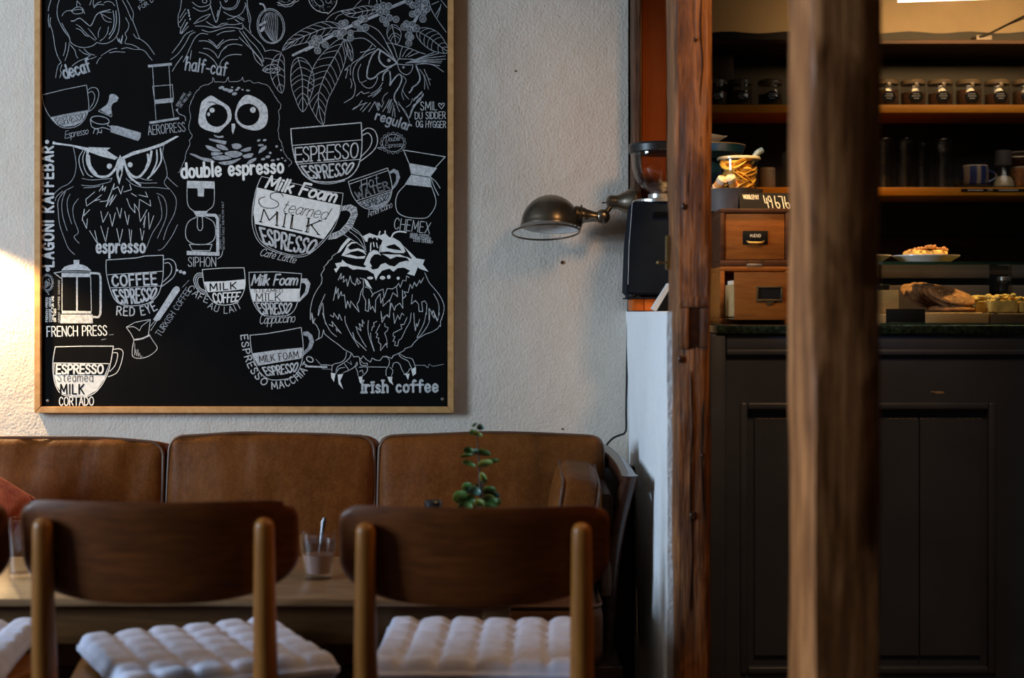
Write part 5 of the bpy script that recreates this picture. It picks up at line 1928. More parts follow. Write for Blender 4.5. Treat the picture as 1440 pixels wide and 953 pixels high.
def spice_jar(c, r, h, label, seed):
    t = thing('storage_jar', label, 'jar', c, group='storage jars on the top shelf')
    mb = MB()
    mb.lathe([(0, .003), (r * .8, 0), (r * .98, .008), (r, .02), (r, h * .62), (r * .93, h * .70), (r * .93, h * .75), (r * .98, h * .77), (r * .98, h * .80), (0, h * .80)], 32, c=c)
    mb.build('glass_body', M['glass_jar'], t)
    mb = MB()
    hh = h * (.52 + .08 * math.sin(seed * 2.4))
    mb.lathe([(0, .006), (r * .86, .007), (r * .94, .02), (r * .94, hh), (0, hh + .004)], 28, c=c)
    mb.build('contents', M['grounds'], t)
    mb = MB()
    mb.lathe([(0, h * .805), (r * 1.0, h * .805), (r * 1.03, h * .825), (r * 1.03, h * .85), (r * .97, h * .865), (r * .97, h * .89), (r * 1.0, h * .90), (r * 1.0, h * .93), (r * .9, h * .97), (r * .7, h), (0, h)], 32, c=c)
    mb.build('lid', M['jar_lid'], t)
    mb = MB()
    mb.box(c[0] - .007, c[0] + .007, c[1] - r * 1.06, c[1] - r * .97, c[2] + h * .68, c[2] + h * .84, .0015)
    mb.build('clasp', M['jar_lid'], t)
    mb = MB()
    n = 16
    R1 = r * 1.012
    vs = []
    for i in range(n):
        q = 2 * PI * i / n
        a = .62 * math.cos(q)
        vs.append(Vector((c[0] + R1 * math.sin(a), c[1] - R1 * math.cos(a), c[2] + h * .32 + h * .21 * math.sin(q))))
    ctr = Vector((c[0], c[1] - R1 * 1.0, c[2] + h * .32))
    for i in range(n):
        mb.poly([vs[i], vs[(i + 1) % n], ctr])
    lb = mb.build('label', M['sign_black'], t)
    mb = MB()
    for q, (zz, ww) in enumerate(((.41, .012), (.33, .016), (.245, .010))):
        for s_ in range(4):
            xx = -ww + 2 * ww * s_ / 4
            mb.box(c[0] + xx, c[0] + xx + ww * .36, c[1] - R1 - .0012, c[1] - math.sqrt(R1 ** 2 - xx ** 2) + .0003, c[2] + h * zz, c[2] + h * (zz + .035))
    mb.build('chalk_marks', M['chalk_faint'], lb, smooth=False)
    return t


for i, px in enumerate((1006, 1041, 1083, 1246, 1284, 1322, 1362, 1402, 1441)):
    lab = ('glass storage jar peeping out from behind the hewn post', 'glass storage jar second from the hewn post on the top shelf', 'glass storage jar just before the free-standing post on the top shelf',
           'glass storage jar emerging behind the free-standing post, top shelf', 'second storage jar past the free-standing post on the top shelf', 'third storage jar past the free-standing post on the top shelf',
           'fourth storage jar past the free-standing post on the top shelf', 'fifth storage jar past the free-standing post on the top shelf', 'storage jar cut off by the picture edge on the top shelf')[i]
    spice_jar(Vector((X(px, 5.38), 5.38, sh1)), .0465, .104, lab, i)


def tumbler(px, d, r, py_top, label, stacked=False):
    c = Vector((X(px, d), d, sh2))
    h = Z(py_top, d) - sh2
    t = thing('tumbler', label, 'glass', c, group='hammered tumblers on the lower shelf')
    mb = MB()
    prof = [(0, .002), (r * .74, 0), (r * .80, .006), (r * 1.0, h), (r * .965, h), (r * .76, .010), (0, .010)]
    if stacked:
        q = h * .52
        prof = [(0, .002), (r * .74, 0), (r * .80, .006), (r * .97, q), (r * .98, q + .003), (r * .86, q + .005), (r * 1.0, h), (r * .965, h), (r * .80, q), (0, q)]
    mb.lathe(prof, 32, c=c)
    mb.build('glass_body', M['glass_rib'], t)
    mb = MB()
    mb.lathe([(r * .965, h), (r * .985, h + .0022), (r * 1.005, h)], 32, c=c)
    mb.build('rim', M['glass_jar'], t)


tumbler(1107, 5.40, .030, 215, 'dark tumbler behind the edge of the free-standing post')
tumbler(1243, 5.40, .034, 196, 'tall stacked tumblers nearest the free-standing post', True)
tumbler(1272, 5.40, .036, 196, 'tall stacked tumblers second from the free-standing post', True)
tumbler(1297, 5.50, .030, 199, 'tumbler pair standing a little further back between the taller ones', True)
tumbler(1326, 5.40, .038, 197, 'tall stacked tumblers furthest from the free-standing post', True)

t = thing('ceramic_pot', 'plain grey ceramic cylinder on the lower shelf', 'pot', P(1079, 262.5, 5.42))
c = Vector((X(1079, 5.42), 5.42, sh2))
mb = MB()
h_ = Z(236, 5.42) - sh2
mb.lathe([(0, 0), (.029, 0), (.031, .003), (.031, h_ - .008), (.028, h_), (0, h_)], 32, c=c)
mb.build('body', M['grey_china'], t)
mb = MB()
mb.lathe([(.0312, h_ * .80), (.0316, h_ * .81), (.0312, h_ * .82)], 32, c=c)
mb.build('lid_seam', M['dark_bowl'], t)

# little dark egg cup, striped blue mug, sugar pourer, brown mug
c = Vector((X(1346, 5.40), 5.40, sh2))
t = thing('shot_glass', 'tiny dark glass between the tumblers and the blue mug', 'glass', c)
mb = MB()
mb.lathe([(0, .002), (.016, 0), (.017, .004), (.019, .042), (.0175, .042), (.015, .006), (0, .006)], 24, c=c)
mb.build('glass_body', M['glass_rib'], t)
mb = MB()
mb.lathe([(0, .0065), (.0145, .0065), (.016, .024), (0, .025)], 24, c=c)
mb.build('contents', M['grounds'], t)


def mug(c, r, h, mat, name, label, tilt=0.0, saucer=True, side=1):
    t = thing(name, label, 'mug', c)
    s0 = .008 if saucer else 0
    mt = Matrix.Translation(Vector(c) + Vector((0, 0, s0))) @ Matrix.Rotation(tilt, 4, 'X')
    mb = MB()
    mb.lathe([(0, 0), (r * .55, 0), (r * .85, h * .12), (r * 1.0, h * .4), (r * .98, h * .85), (r * .93, h), (r * .88, h), (r * .92, h * .8), (r * .9, h * .4), (r * .5, h * .1), (0, h * .08)], 36, mt)
    mb.build('body', mat, t)
    mb = MB()
    pts = [mt @ Vector((side * (r * .93 + .030 * math.sin(PI * i / 10)), -.012, h * (.22 + .56 * i / 10))) for i in range(11)]
    mb.tube(pts, .0055, 10)
    mb.build('handle', mat, t)
    mb = MB()
    mb.lathe([(r * .87, h - .001), (r * .905, h + .003), (r * .94, h - .001)], 36, mt)
    mb.build('rim', M['egg'], t)
    if saucer:
        mb = MB()
        mb.lathe([(0, 0), (r * .7, 0), (r * 1.25, .009), (r * 1.25, .011), (r * .6, .006), (0, .006)], 36, c=c)
        mb.build('saucer_foot', M['dark_bowl'], t)
    return t


mug(Vector((X(1371, 5.40), 5.40, sh2)), .050, .078, M['blue_glaze'], 'striped_mug', 'round blue-striped mug with a pale handle on the lower shelf')
c = Vector((X(1411, 5.40), 5.40, sh2))
t = thing('sugar_jar', 'clear pourer with pale sugar at its bottom', 'jar', c)
h_ = Z(213, 5.4) - sh2
mb = MB()
mb.lathe([(0, .002), (.044, 0), (.046, .008), (.040, .036), (.030, .055), (.029, h_), (.027, h_), (.028, .05), (.038, .034), (.043, .008), (0, .006)], 32, c=c)
mb.build('glass_body', M['glass_jar'], t)
mb = MB()
mb.lathe([(0, .0065), (.040, .0085), (.037, .030), (.026, .046), (0, .052)], 32, c=c)
mb.build('sugar', M['sugar'], t)
mb = MB()
mb.lathe([(.0305, h_ * .62), (.0312, h_ * .64), (.0312, h_), (.024, h_ + .004), (0, h_ + .004)], 32, c=c)
mb.build('cap', M['dark_bowl'], t)
c2 = Vector((X(1438, 5.45), 5.45, sh2))
t = mug(c2, .050, .085, M['cookie'], 'brown_mug', 'dark reddish mug at the end of the lower shelf', saucer=False)
t = thing('brown_dish', 'brown dish tipped on top of the dark reddish mug', 'dish', c2 + Vector((0, 0, .088)))
mt = Matrix.Translation(c2 + Vector((0, 0, .094))) @ Matrix.Rotation(R(14), 4, 'X') @ Matrix.Rotation(R(-6), 4, 'Y')
mb = MB()
mb.lathe([(0, 0), (.03, 0), (.05, .022), (.060, .045), (.063, .045), (.056, .02), (.034, -.004), (0, -.004)], 36, mt)
mb.build('body', M['grounds'], t)
mb = MB()
mb.lathe([(.059, .044), (.0615, .0475), (.064, .044)], 36, mt)
mb.build('rim', M['egg'], t)

for i, (a, b, lab, tx) in enumerate(((1351.5, 1388, 'black price strip under the blue-striped mug', (1361, 1383)), (1396, 1446, 'black price strip under the sugar pourer', (1404, 1432)))):
    z0, z1 = Z(269.3, SY), Z(265.6, SY)
    t = thing('price_strip', lab, 'label', (X(a, SY), SY, z0), group='price strips on the lower shelf')
    mb = MB()
    mb.box(X(a, SY), X(b, SY), SY - .003, SY - .0002, z0, z1, .0004)
    mb.build('strip', M['sign_black'], t)
    mb = MB()
    n = 9 if i == 0 else 13
    for j in range(n):
        q = tx[0] + (tx[1] - tx[0]) * j / n
        mb.box(X(q, SY), X(q + 1.5, SY), SY - .0036, SY - .0028, z0 + (z1 - z0) * .25, z0 + (z1 - z0) * .75)
    mb.build('lettering', M['paper'], t, smooth=False)
t = thing('price_tag', 'pale price tag between the two black strips', 'label', (X(1392, SY), SY, Z(269, SY)))
mb = MB()
mb.box(X(1389, SY), X(1395, SY), SY - .004, SY - .0002, Z(268.6, SY), Z(265.8, SY), .0004)
mb.build('card', M['grey_china'], t)

# overhead lamp panel and cables
t = thing('ceiling_lamp', 'bright white flat lamp panel hanging above the bar', 'ceiling light', (1.55, 4.9, 2.24))
mb = MB()
q = [P(1268, -1.0, 5.0), P(1470, 4.6, 4.85)]
zl = q[0].z
mb.prism([(X(1262, 5.0), 5.0), (2.2, 4.86), (2.2, 4.45), (X(1262, 5.0), 4.45)], 2, zl - .012, zl)
mb.build('diffuser', M['lampglow'], t, smooth=False)
mb = MB()
mb.prism([(X(1262, 5.0), 5.0), (2.2, 4.86), (2.2, 4.45), (X(1262, 5.0), 4.45)], 2, zl + .0005, zl + .03)
mb.build('housing', M['lamp_white'], t, smooth=False)
mb = MB()
for a in (1.5, 2.1):
    mb.tube([(a, 4.65, zl + .03), (a, 4.65, 2.62)], .003, 8)
mb.build('hanger', M['cable'], t)
for i, (pp, rr, lab) in enumerate((([P(1366, 54, 5.33), P(1385, 50, 5.3), P(1410, 38, 5.25), P(1450, 18, 5.1), P(1490, 0, 4.9)], .0042, 'thick black cable rising from the shelf top'), ([P(1392, 46, 5.33), P(1420, 34, 5.28), P(1450, 22, 5.15), P(1490, 6, 4.9)], .0022, 'thin brown cable rising beside the thick black one'))):
    mb = MB()
    mb.tube(smooth3(pp), rr, 8)
    tag(mb.build('power_cord', M['cable'], None), lab, 'cable')
mb = MB()
mb.box(X(1372, 5.32), X(1394, 5.32), 5.31, 5.36, Z(57, SY) + .0005, Z(49.5, 5.32), .003)
b_ = mb.build('junction_box', M['grey_china'], None)
tag(b_, 'small grey junction box on top of the shelving', 'junction box')
# ------------------------------------------------------------------ coffee grinder on the ledge
gx0, gx1 = X(880.5, 3.95), X(880.5, 3.95) + .205
gy0, gy1 = 3.93, 4.105
zs = Z(418, 3.95)
gz0, gz1 = Z(414, 3.95), Z(283, 3.95)
t = thing('grinder_shelf', 'thin black steel shelf under the coffee grinder', 'shelf', (.42, 4.0, zs))
mb = MB()
mb.box(gx0 + .004, gx1, gy0 + .002, 4.125, zs - .004, zs, .001)
mb.build('plate', M['black_metal'], t)
mb = MB()
mb.box(X(906, 3.96), X(906, 3.96) + .07, 3.95, 4.10, 1.1075, zs - .004, .002)
mb.box(X(889, 3.96), X(905.5, 3.96), 3.955, 4.10, 1.1075, zs - .004, .002)
mb.build('support_block', M['orange_wood'], t)  # added in front of the shaded panel so the orange shows lit
gr = thing('coffee_grinder', 'black coffee grinder with a clear bean hopper on the white ledge', 'coffee grinder', ((gx0 + gx1) / 2, 4.02, zs))
mb = MB()
A = [Vector((gx0, gy0, gz0)), Vector((gx1, gy0, gz0)), Vector((gx1, gy1, gz0)), Vector((gx0, gy1, gz0))]
zk = Z(345, 3.95)
B = [Vector((gx0 + .005, gy0, zk)), Vector((gx1 - .004, gy0, zk)), Vector((gx1 - .004, gy1, zk)), Vector((gx0 + .005, gy1, zk))]
C = [Vector((gx0 + .0175, gy0 + .012, gz1)), Vector((gx1 - .017, gy0 + .012, gz1)), Vector((gx1 - .017, gy1 - .008, gz1)), Vector((gx0 + .0175, gy1 - .008, gz1))]
mb.ring_surface([A, B, C], True, True, True)
bmesh.ops.bevel(mb.bm, geom=mb.bm.edges[:], offset=.005, segments=3, affect='EDGES')
mb.build('body', M['black_metal'], gr)
mb = MB()
mb.tube([(gx0 + .0035, gy0 - .0005, Z(400, 3.95)), (gx0 + .0065, gy0 - .0005, zk), (gx0 + .0165, gy0 + .009, gz1 - .003)], .0009, 8)
mb.build('edge_trim', M['silver'], gr)
mb = MB()
for i in range(8):
    for j in range(3):
        mb.box(X(919 + i * 3.2, 3.94), X(921 + i * 3.2, 3.94), gy0 + .0025, gy0 + .0115, Z(299 + j * 3, 3.94), Z(297.4 + j * 3, 3.94))
mb.build('vent_slot', M['board_black'], gr, smooth=False)
for a in (gx0 + .018, gx1 - .018):
    for b in (gy0 + .02, gy1 - .02):
        mb = MB()
        mb.lathe([(0, 0), (.009, 0), (.011, .004), (.011, gz0 - zs + .002), (0, gz0 - zs + .002)], 16, c=(a, b, zs))
        mb.build('foot', M['black_plastic'], gr)
hx, hy = (gx0 + gx1) / 2, 4.015
mb = MB()
n = 72
prof = [(0, gz1 - .001), (.077, gz1 - .001), (.077, gz1 + .007), (.070, gz1 + .010), (0, gz1 + .010)]
mb.lathe(prof, 72, c=(hx, hy, 0))
for i in range(48):
    q = 2 * PI * i / 48
    mb.box(-.0015, .0015, -.0015, .0015, gz1 + .0005, gz1 + .0065, mat=Matrix.Translation((hx + .0775 * math.cos(q), hy + .0775 * math.sin(q), 0)) @ Matrix.Rotation(q, 4, 'Z'))
mb.build('collar', M['silver'], gr)
zn = Z(270, 3.98)
zl0, zl1 = Z(213, 3.95), Z(199, 3.95)
mb = MB()
prof = [(.030, gz1 + .010), (.030, zn - .006), (.033, zn), (.052, zn + .012), (.072, zn + .040), (.081, zn + .072), (.0845, zl0), (.0825, zl0), (.079, zn + .072), (.070, zn + .042), (.050, zn + .015), (.029, zn + .004), (.026, gz1 + .010)]
mb.lathe(prof, 48, c=(hx, hy, 0))
hop = mb.build('hopper', M['glass'], gr)
mb = MB()
mb.lathe([(.031, gz1 + .011), (.036, gz1 + .013), (.036, gz1 + .024), (.031, gz1 + .026)], 40, c=(hx, hy, 0))
mb.build('hopper_clamp', M['silver'], gr)
mb = MB()
mb.lathe([(0, gz1 + .011), (.025, gz1 + .011), (.028, zn + .006), (.044, zn + .014), (.0, zn + .020)], 36, c=(hx, hy, 0))
bn = mb.build('bean_fill', M['beans'], gr)
mb = MB()
mb.lathe([(0, zl0 + .001), (.086, zl0 + .001), (.0905, zl0 + .004), (.0925, zl1 - .006), (.089, zl1), (0, zl1 + .002)], 48, c=(hx, hy, 0))
mb.build('lid', M['black_plastic'], gr)

# folded card leaning on the ledge by the post
t = thing('folded_card', 'black folded card with a white edge leaning on the ledge by the post', 'card', (X(930, 3.6), 3.6, 1.105))
mb = MB()
d = 3.62
q = [P(917, 434, d), P(923, 437.2, d), P(944, 402, d), P(940, 398, d)]
mb.ring_surface([[p + Vector((0, 0, 0)) for p in q], [p + Vector((0, .05, 0)) for p in q]], True, True, True)
mb.build('white_face', M['lamp_white'], t, smooth=False)
q = [P(923.5, 437.3, d), P(948, 437.3, d), P(948, 402, d), P(944.4, 402, d)]
mb = MB()
mb.ring_surface([[p for p in q], [p + Vector((0, .05, 0)) for p in q]], True, True, True)
mb.build('black_face', M['sign_black'], t, smooth=False)

# ------------------------------------------------------------------ wall lamp
LY = 4.10
s_ = LY / F


def L(px, py, dy=0.0):
    return Vector((X(px, LY), LY + dy, Z(py, LY)))


lamp = thing('wall_lamp', 'dark metal dome wall lamp on a jointed arm beside the upright', 'wall lamp', (X(893.5, LY), LY, Z(285, LY)))
RX = Matrix.Rotation(R(90), 4, 'Y')


def along_x(px, py, prof, dy=0.0, n=28, tilt=0.0):
    mb = MB()
    mb.lathe([(r * s_, z * s_) for r, z in prof], n, Matrix.Translation(L(px, py, dy)) @ Matrix.Rotation(tilt, 4, 'Y') @ RX)
    return mb


along_x(853, 284, [(0, -1), (5, 0), (9, 3), (10, 7), (9.5, 13), (10, 16), (14, 24), (18.5, 33), (20, 39), (20, 40.6), (0, 40.6)]).build('wall_mount', M['gunmetal'], lamp)
mb = MB()
mb.tube([L(853, 284.5), L(848, 285)], .0022, 8)
mb.ellipsoid(L(847.6, 285), .0032, .0032, .0032, 10, 8)
mb.build('mount_screw', M['gunmetal'], lamp)
mb = MB()
mb.tube([L(862, 286, -.004), L(848, 304, -.010)], .0075, 14)
mb.build('arm_link', M['gunmetal'], lamp)
mb = MB()
mb.ellipsoid(L(847, 305, -.012), 10.5 * s_, 9 * s_, 10.5 * s_, 24, 16)
jt = mb.build('arm_joint', M['gunmetal'], lamp)
mb = MB()
mb.lathe([(0, 0.004), (.0035, .004), (.0095, .0025), (.0105, 0), (.0105, -.004)], 20, Matrix.Translation(L(847, 305, -.012 - 8.6 * s_)) @ Matrix.Rotation(R(90), 4, 'X'))
mb.build('joint_cap', M['gunmetal'], jt)
along_x(798, 301, [(0, -4), (11.2, -4), (11.2, 9), (12.6, 10), (12.6, 15), (11.2, 16), (11.4, 23), (9.6, 26), (8.4, 32), (7.2, 37), (7.4, 42), (5.5, 45), (0, 45)], -.012, tilt=R(6)).build('lamp_holder', M['gunmetal'], lamp)
# dome
DC = Vector((X(774, LY), LY - .012, Z(320, LY)))
dt = Matrix.Translation(DC) @ Matrix.Rotation(R(-9), 4, 'X') @ Matrix.Rotation(R(3), 4, 'Y')
rd = .0855
mb = MB()
prof = []
for i in range(19):
    q = R(90) * i / 18
    prof.append((rd * math.sin(q), rd * 1.03 * math.cos(q) + .006))
prof += [(rd + .0012, .003), (rd + .0012, 0), (rd - .001, 0)]
mb.lathe(prof, 56, dt)
dome = mb.build('dome_shade', M['gunmetal'], lamp)
mb = MB()
prof = []
for i in range(15):
    q = R(90) * i / 14
    prof.append(((rd - .003) * math.sin(q), (rd - .003) * math.cos(q) + .003))
prof.append((rd - .0012, .0003))
mb.lathe(prof, 56, dt)
mb.build('shade_lining', M['lamp_white'], dome)
mb = MB()
mb.ellipsoid(dt @ Vector((0, 0, .045)), .022, .022, .028)
mb.build('bulb', M['lamp_white'], dome)
# wire guard ring with its clamp
rc = Vector((X(767.5, LY), LY - .02, Z(327, LY)))
rm = Matrix.Translation(rc) @ Matrix.Rotation(R(-10), 4, 'X') @ Matrix.Rotation(R(-1.5), 4, 'Y')
mb = MB()
mb.tube([rm @ Vector((.0965 * math.cos(2 * PI * i / 56), .0965 * math.sin(2 * PI * i / 56), 0)) for i in range(56)], .0027, 10, closed=True)
g = mb.build('guard_ring', M['gunmetal'], lamp)
mb = MB()
a = rm @ Vector((.0965, 0, 0))
mb.tube(smooth3([a, L(815.5, 322, -.016), L(817.5, 315, -.014), L(817.5, 308, -.013)]), .0027, 10)
cc = L(817.2, 303, -.012)
mb.tube([cc + Vector((.0015 * 0, .0235 * math.cos(2 * PI * i / 28), .0275 * math.sin(2 * PI * i / 28))) for i in range(28)], .0032, 10, closed=True)
mb.build('ring_clamp', M['gunmetal'], lamp)
for (px, py) in ((806, 316), (811, 318)):
    mb = MB()
    mb.ellipsoid(L(px, py, -.02), .004, .004, .004, 10, 8)
    mb.build('clamp_screw', M['gunmetal'], lamp)

# nails and holes in the plaster
for px, py, lab in ((791, 369, 'small wall plug hole below the dome lamp'), (791, 603, 'tiny nail in the plaster above the sofa'), (725, 100, 'tiny nail high in the plaster between board and upright')):
    rr = .0055 if py == 369 else .0026
    mb = MB()
    mb.lathe([(0, .0005), (rr * .55, .0006), (rr * .6, .002), (rr, .0022), (rr * 1.05, 0)], 14, Matrix.Translation((X(px, WY), WY - .0005, Z(py, WY))) @ Matrix.Rotation(R(90), 4, 'X'))
    o = mb.build('nail', M['old_brass'] if py != 369 else M['bark'], None)
    tag(o, lab, 'nail')

# cord down the corner and across to the sofa
mb = MB()
mb.tube(smooth3([P(884, 420, 4.235), P(882.5, 460, 4.235), P(881.5, 520, 4.235), P(880.5, 575, 4.235), P(880, 606, 4.235), P(873, 611, 4.23), P(862, 616, 4.22), P(853, 626, 4.21), P(848, 640, 4.2)], 8), .0032, 8)
tag(mb.build('lamp_cord', M['cable'], None), 'black twisted cord running down the wall corner to the sofa', 'cord')

# ------------------------------------------------------------------ sofa
sofa = thing('leather_sofa', 'brown leather three-seat sofa with dark wooden arm under the chalkboard', 'sofa', (-.62, 3.75, 0))


def seam(mt, sx, sz, y, r=.0042, rc=.036, n=6, puff=None):
    pts = []
    for (cx, cz, a0) in ((sx / 2 - rc, sz / 2 - rc, 0), (-sx / 2 + rc, sz / 2 - rc, 90), (-sx / 2 + rc, -sz / 2 + rc, 180), (sx / 2 - rc, -sz / 2 + rc, 270)):
        for i in range(n + 1):
            q = R(a0 + 90 * i / n)
            pts.append(Vector((cx + rc * math.cos(q), y, cz + rc * math.sin(q))))
    full = []
    for a, b in zip(pts, pts[1:] + pts[:1]):
        k_ = max(1, int((a - b).length / .03))
        for j in range(k_):
            full.append(a.lerp(b, j / k_))
    if puff:
        full = [puff(p) for p in full]
    mb = MB()
    mb.tube([mt @ p for p in full], r, 8, closed=True)
    return mb


def back_cushion(x0, x1, ztop, zbot, tilt, seed, roll=0.0, pleat=.006, sagx=0.0):
    sx, sy, sz = x1 - x0, .19, ztop - zbot
    mt = Matrix.Translation(((x0 + x1) / 2, 3.872, (ztop + zbot) / 2)) @ Matrix.Rotation(R(-tilt), 4, 'X') @ Matrix.Rotation(roll, 4, 'Y')

    def warp(p, u=None):
        fx, fz = 2 * p.x / sx, 2 * p.z / sz
        bulge = .030 * max(0, 1 - fx * fx) ** .7 * max(0, 1 - fz * fz) ** .7
        q = p.copy()
        if p.y < 0:
            nz = mnoise.noise(Vector((p.x * 16 + seed, p.z * 3.5, seed * 1.7)))
            nz2 = mnoise.noise(Vector((p.x * 7 + seed, p.z * 7, seed)))
            pl = max(0, nz) ** 1.3 * pleat * 1.8 * (.5 + .5 * max(0, fz))
            q.y += -bulge - .006 * nz2 + pl
        q.z += (.010 * (1 - fx * fx) + .004 * mnoise.noise(Vector((p.x * 6, seed, 0)))) * (1 if p.z > 0 else 0) - sagx * fx * (1 if p.z > 0 else 0)
        q.x *= 1 + .012 * (1 - fz * fz) * (1 if abs(fx) > .9 else 0)
        return q
    mb = MB()
    mb.rbox(sx, sy, sz, .030, 44, lambda u, p: warp(p), mt)
    o = mb.build('back_cushion', M['leather'], sofa, ang=80)
    for yy in (-sy / 2 + .010, sy / 2 - .012):
        seam(mt, sx - .008, sz - .008, yy, puff=lambda p: warp(Vector((p.x, -.0001 if yy < 0 else .02, p.z))) + Vector((0, p.y, 0)) - Vector((0, warp(Vector((p.x, -.0001 if yy < 0 else .02, p.z))).y, 0))).build('piping', M['piping'], o)
    return o


back_cushion(-1.515, -.932, .752, .40, 8, 3.3, R(.6), .010)
back_cushion(-.920, -.366, .764, .40, 7, 8.1, 0, .010)
back_cushion(-.358, .246, .764, .40, 7, 5.6, 0, .004)
mb = MB()
mb.box(-1.56, .3475, 4.0, 4.06, .06, .67, .006)  # end widened into the low wall to hide a lamp-lit strip of plaster
mb.build('back_frame', M['mahogany'], sofa)
for x0_, x1_ in ((-1.515, -.935), (-.93, -.362), (-.357, .215)):
    mb = MB()
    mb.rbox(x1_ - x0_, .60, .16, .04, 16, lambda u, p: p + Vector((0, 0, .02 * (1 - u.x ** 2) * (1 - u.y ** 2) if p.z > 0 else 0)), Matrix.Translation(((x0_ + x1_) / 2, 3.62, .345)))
    o = mb.build('seat_cushion', M['leather_dark'], sofa)  # darker leather stands in for shade on the seat fronts
    seam(Matrix.Translation(((x0_ + x1_) / 2, 3.62, .345)) @ Matrix.Rotation(R(90), 4, 'X'), x1_ - x0_ - .01, .59, .07, .004, .04).build('piping', M['piping'], o)
mb = MB()
mb.box(-1.56, .26, 3.34, 3.37, .16, .27, .004)
mb.box(-1.56, .26, 3.37, 4.0, .20, .262, .004)
mb.build('seat_frame', M['mahogany'], sofa)
# right arm: back-to-front board on edge, rounded end, raked front leg
mb = MB()
path = [Vector((X(843, 4.12), 4.12, Z(630, 4.12))), Vector((X(853, 4.0), 4.0, Z(635, 4.0))), Vector((X(869, 3.75), 3.75, Z(648, 3.75))), Vector((X(879, 3.58), 3.58, Z(660, 3.58))), Vector((X(885, 3.46), 3.46, Z(671, 3.46)))]
path = smooth3(path, 5)
rings = []
for i, p in enumerate(path):
    u = i / (len(path) - 1)
    hw, hh = .016 + .006 * u, .028 - .012 * u
    ring = []
    for q in range(16):
        a = 2 * PI * q / 16
        ring.append(p + Vector((hw * abs(math.cos(a)) ** .6 * math.copysign(1, math.cos(a)), 0, -.012 + hh * abs(math.sin(a)) ** .6 * math.copysign(1, math.sin(a)))))
    rings.append(ring)
mb.ring_surface(rings, True, True, True)
mb.build('arm_rail', M['mahogany'], sofa)
mb = MB()
pts = smooth3([P(886, 668, 3.455), P(878, 700, 3.47), P(868, 745, 3.50), P(860, 800, 3.53), P(855, 870, 3.56), P(850, 953, 3.58), P(846, 1050, 3.59)], 5)
rings = []
for i, p in enumerate(pts):
    u = i / (len(pts) - 1)
    hw = .0195 - .004 * u
    ring = []
    for q in range(16):
        a = 2 * PI * q / 16
        ring.append(p + Vector((hw * abs(math.cos(a)) ** .7 * math.copysign(1, math.cos(a)), .024 * math.sin(a), 0)))
    rings.append(ring)
zl_ = rings[-1][0].z
mb.ring_surface(rings + [[Vector((p.x, p.y, 0)) for p in rings[-1]]], True, True, True)
mb.build('leg', M['mahogany'], sofa)
mb = MB()
mb.box(.225, .262, 4.03, 4.075, 0, .70, .006)
mb.build('leg', M['mahogany'], sofa)
for yy in (3.40, 4.03):
    mb = MB()
    mb.box(-1.56, -1.52, yy, yy + .045, 0, .70, .006)
    mb.build('leg', M['mahogany'], sofa)
mb = MB()
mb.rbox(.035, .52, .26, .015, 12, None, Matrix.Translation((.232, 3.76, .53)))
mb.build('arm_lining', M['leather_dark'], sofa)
# boxed arm cushion leaning at the end of the seat
mt = Matrix.Translation((.152, 3.60, .565)) @ Matrix.Rotation(R(7), 4, 'Y') @ Matrix.Rotation(R(4), 4, 'X')
mb = MB()
mb.rbox(.10, .34, .275, .03, 16, lambda u, p: p + Vector((.012 * u.x * (1 - u.z ** 2), 0, .014 * (1 - u.y ** 2) * (1 if p.z > 0 else 0))), mt)
o = mb.build('arm_cushion', M['leather'], sofa)
for xx in (-.045, .045):
    seam(mt @ Matrix.Rotation(R(90), 4, 'Z'), .334, .27, -xx, .0035, .03).build('piping', M['piping'], o)

# red throw pillow
mt = Matrix.Translation((-1.40, 3.50, .600)) @ Matrix.Rotation(R(-12), 4, 'X') @ Matrix.Rotation(R(30), 4, 'Y')
mb = MB()
t = thing('throw_pillow', 'rust-red woven pillow on the lamp-lit end of the sofa', 'pillow', (-1.39, 3.50, .425))


def pil(u, p):
    f = max(0, (1 - u.x ** 2)) ** .45 * max(0, (1 - u.z ** 2)) ** .45
    return Vector((p.x * (1 - .08 * (1 - u.z ** 2) * 0), math.copysign(1, u.y) * (.008 + .055 * f) if abs(u.y) > .99 else p.y * .15, p.z))


mb.rbox(.34, .12, .30, .012, 22, pil, mt)
mb.build('cover', M['red_weave'], t, ang=85)
mb = MB()
mb.tube([mt @ Vector(p) for p in ((-.168, 0, -.148), (.168, 0, -.148), (.168, 0, .148), (-.168, 0, .148))], .005, 8, closed=True)
mb.build('edge_cord', M['red_weave'], t)

# ------------------------------------------------------------------ table
TT = .537
ty0, ty1 = 2.815, 3.30
table = thing('wooden_table', 'low weathered wooden table between the chairs and the sofa', 'table', (-1.1, 2.9, 0))
mb = MB()
mb.box(-2.2, 0.004, ty0, ty1, TT - .016, TT, .003)
mb.build('tabletop', M['table_wood'], table)
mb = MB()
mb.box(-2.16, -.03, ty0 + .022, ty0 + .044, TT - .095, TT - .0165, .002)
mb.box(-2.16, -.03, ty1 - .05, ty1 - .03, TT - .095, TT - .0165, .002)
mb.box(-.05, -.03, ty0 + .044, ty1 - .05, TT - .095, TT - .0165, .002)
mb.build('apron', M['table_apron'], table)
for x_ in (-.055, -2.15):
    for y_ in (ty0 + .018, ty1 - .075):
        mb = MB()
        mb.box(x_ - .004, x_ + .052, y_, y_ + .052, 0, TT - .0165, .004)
        mb.build('leg', M['table_apron'], table)


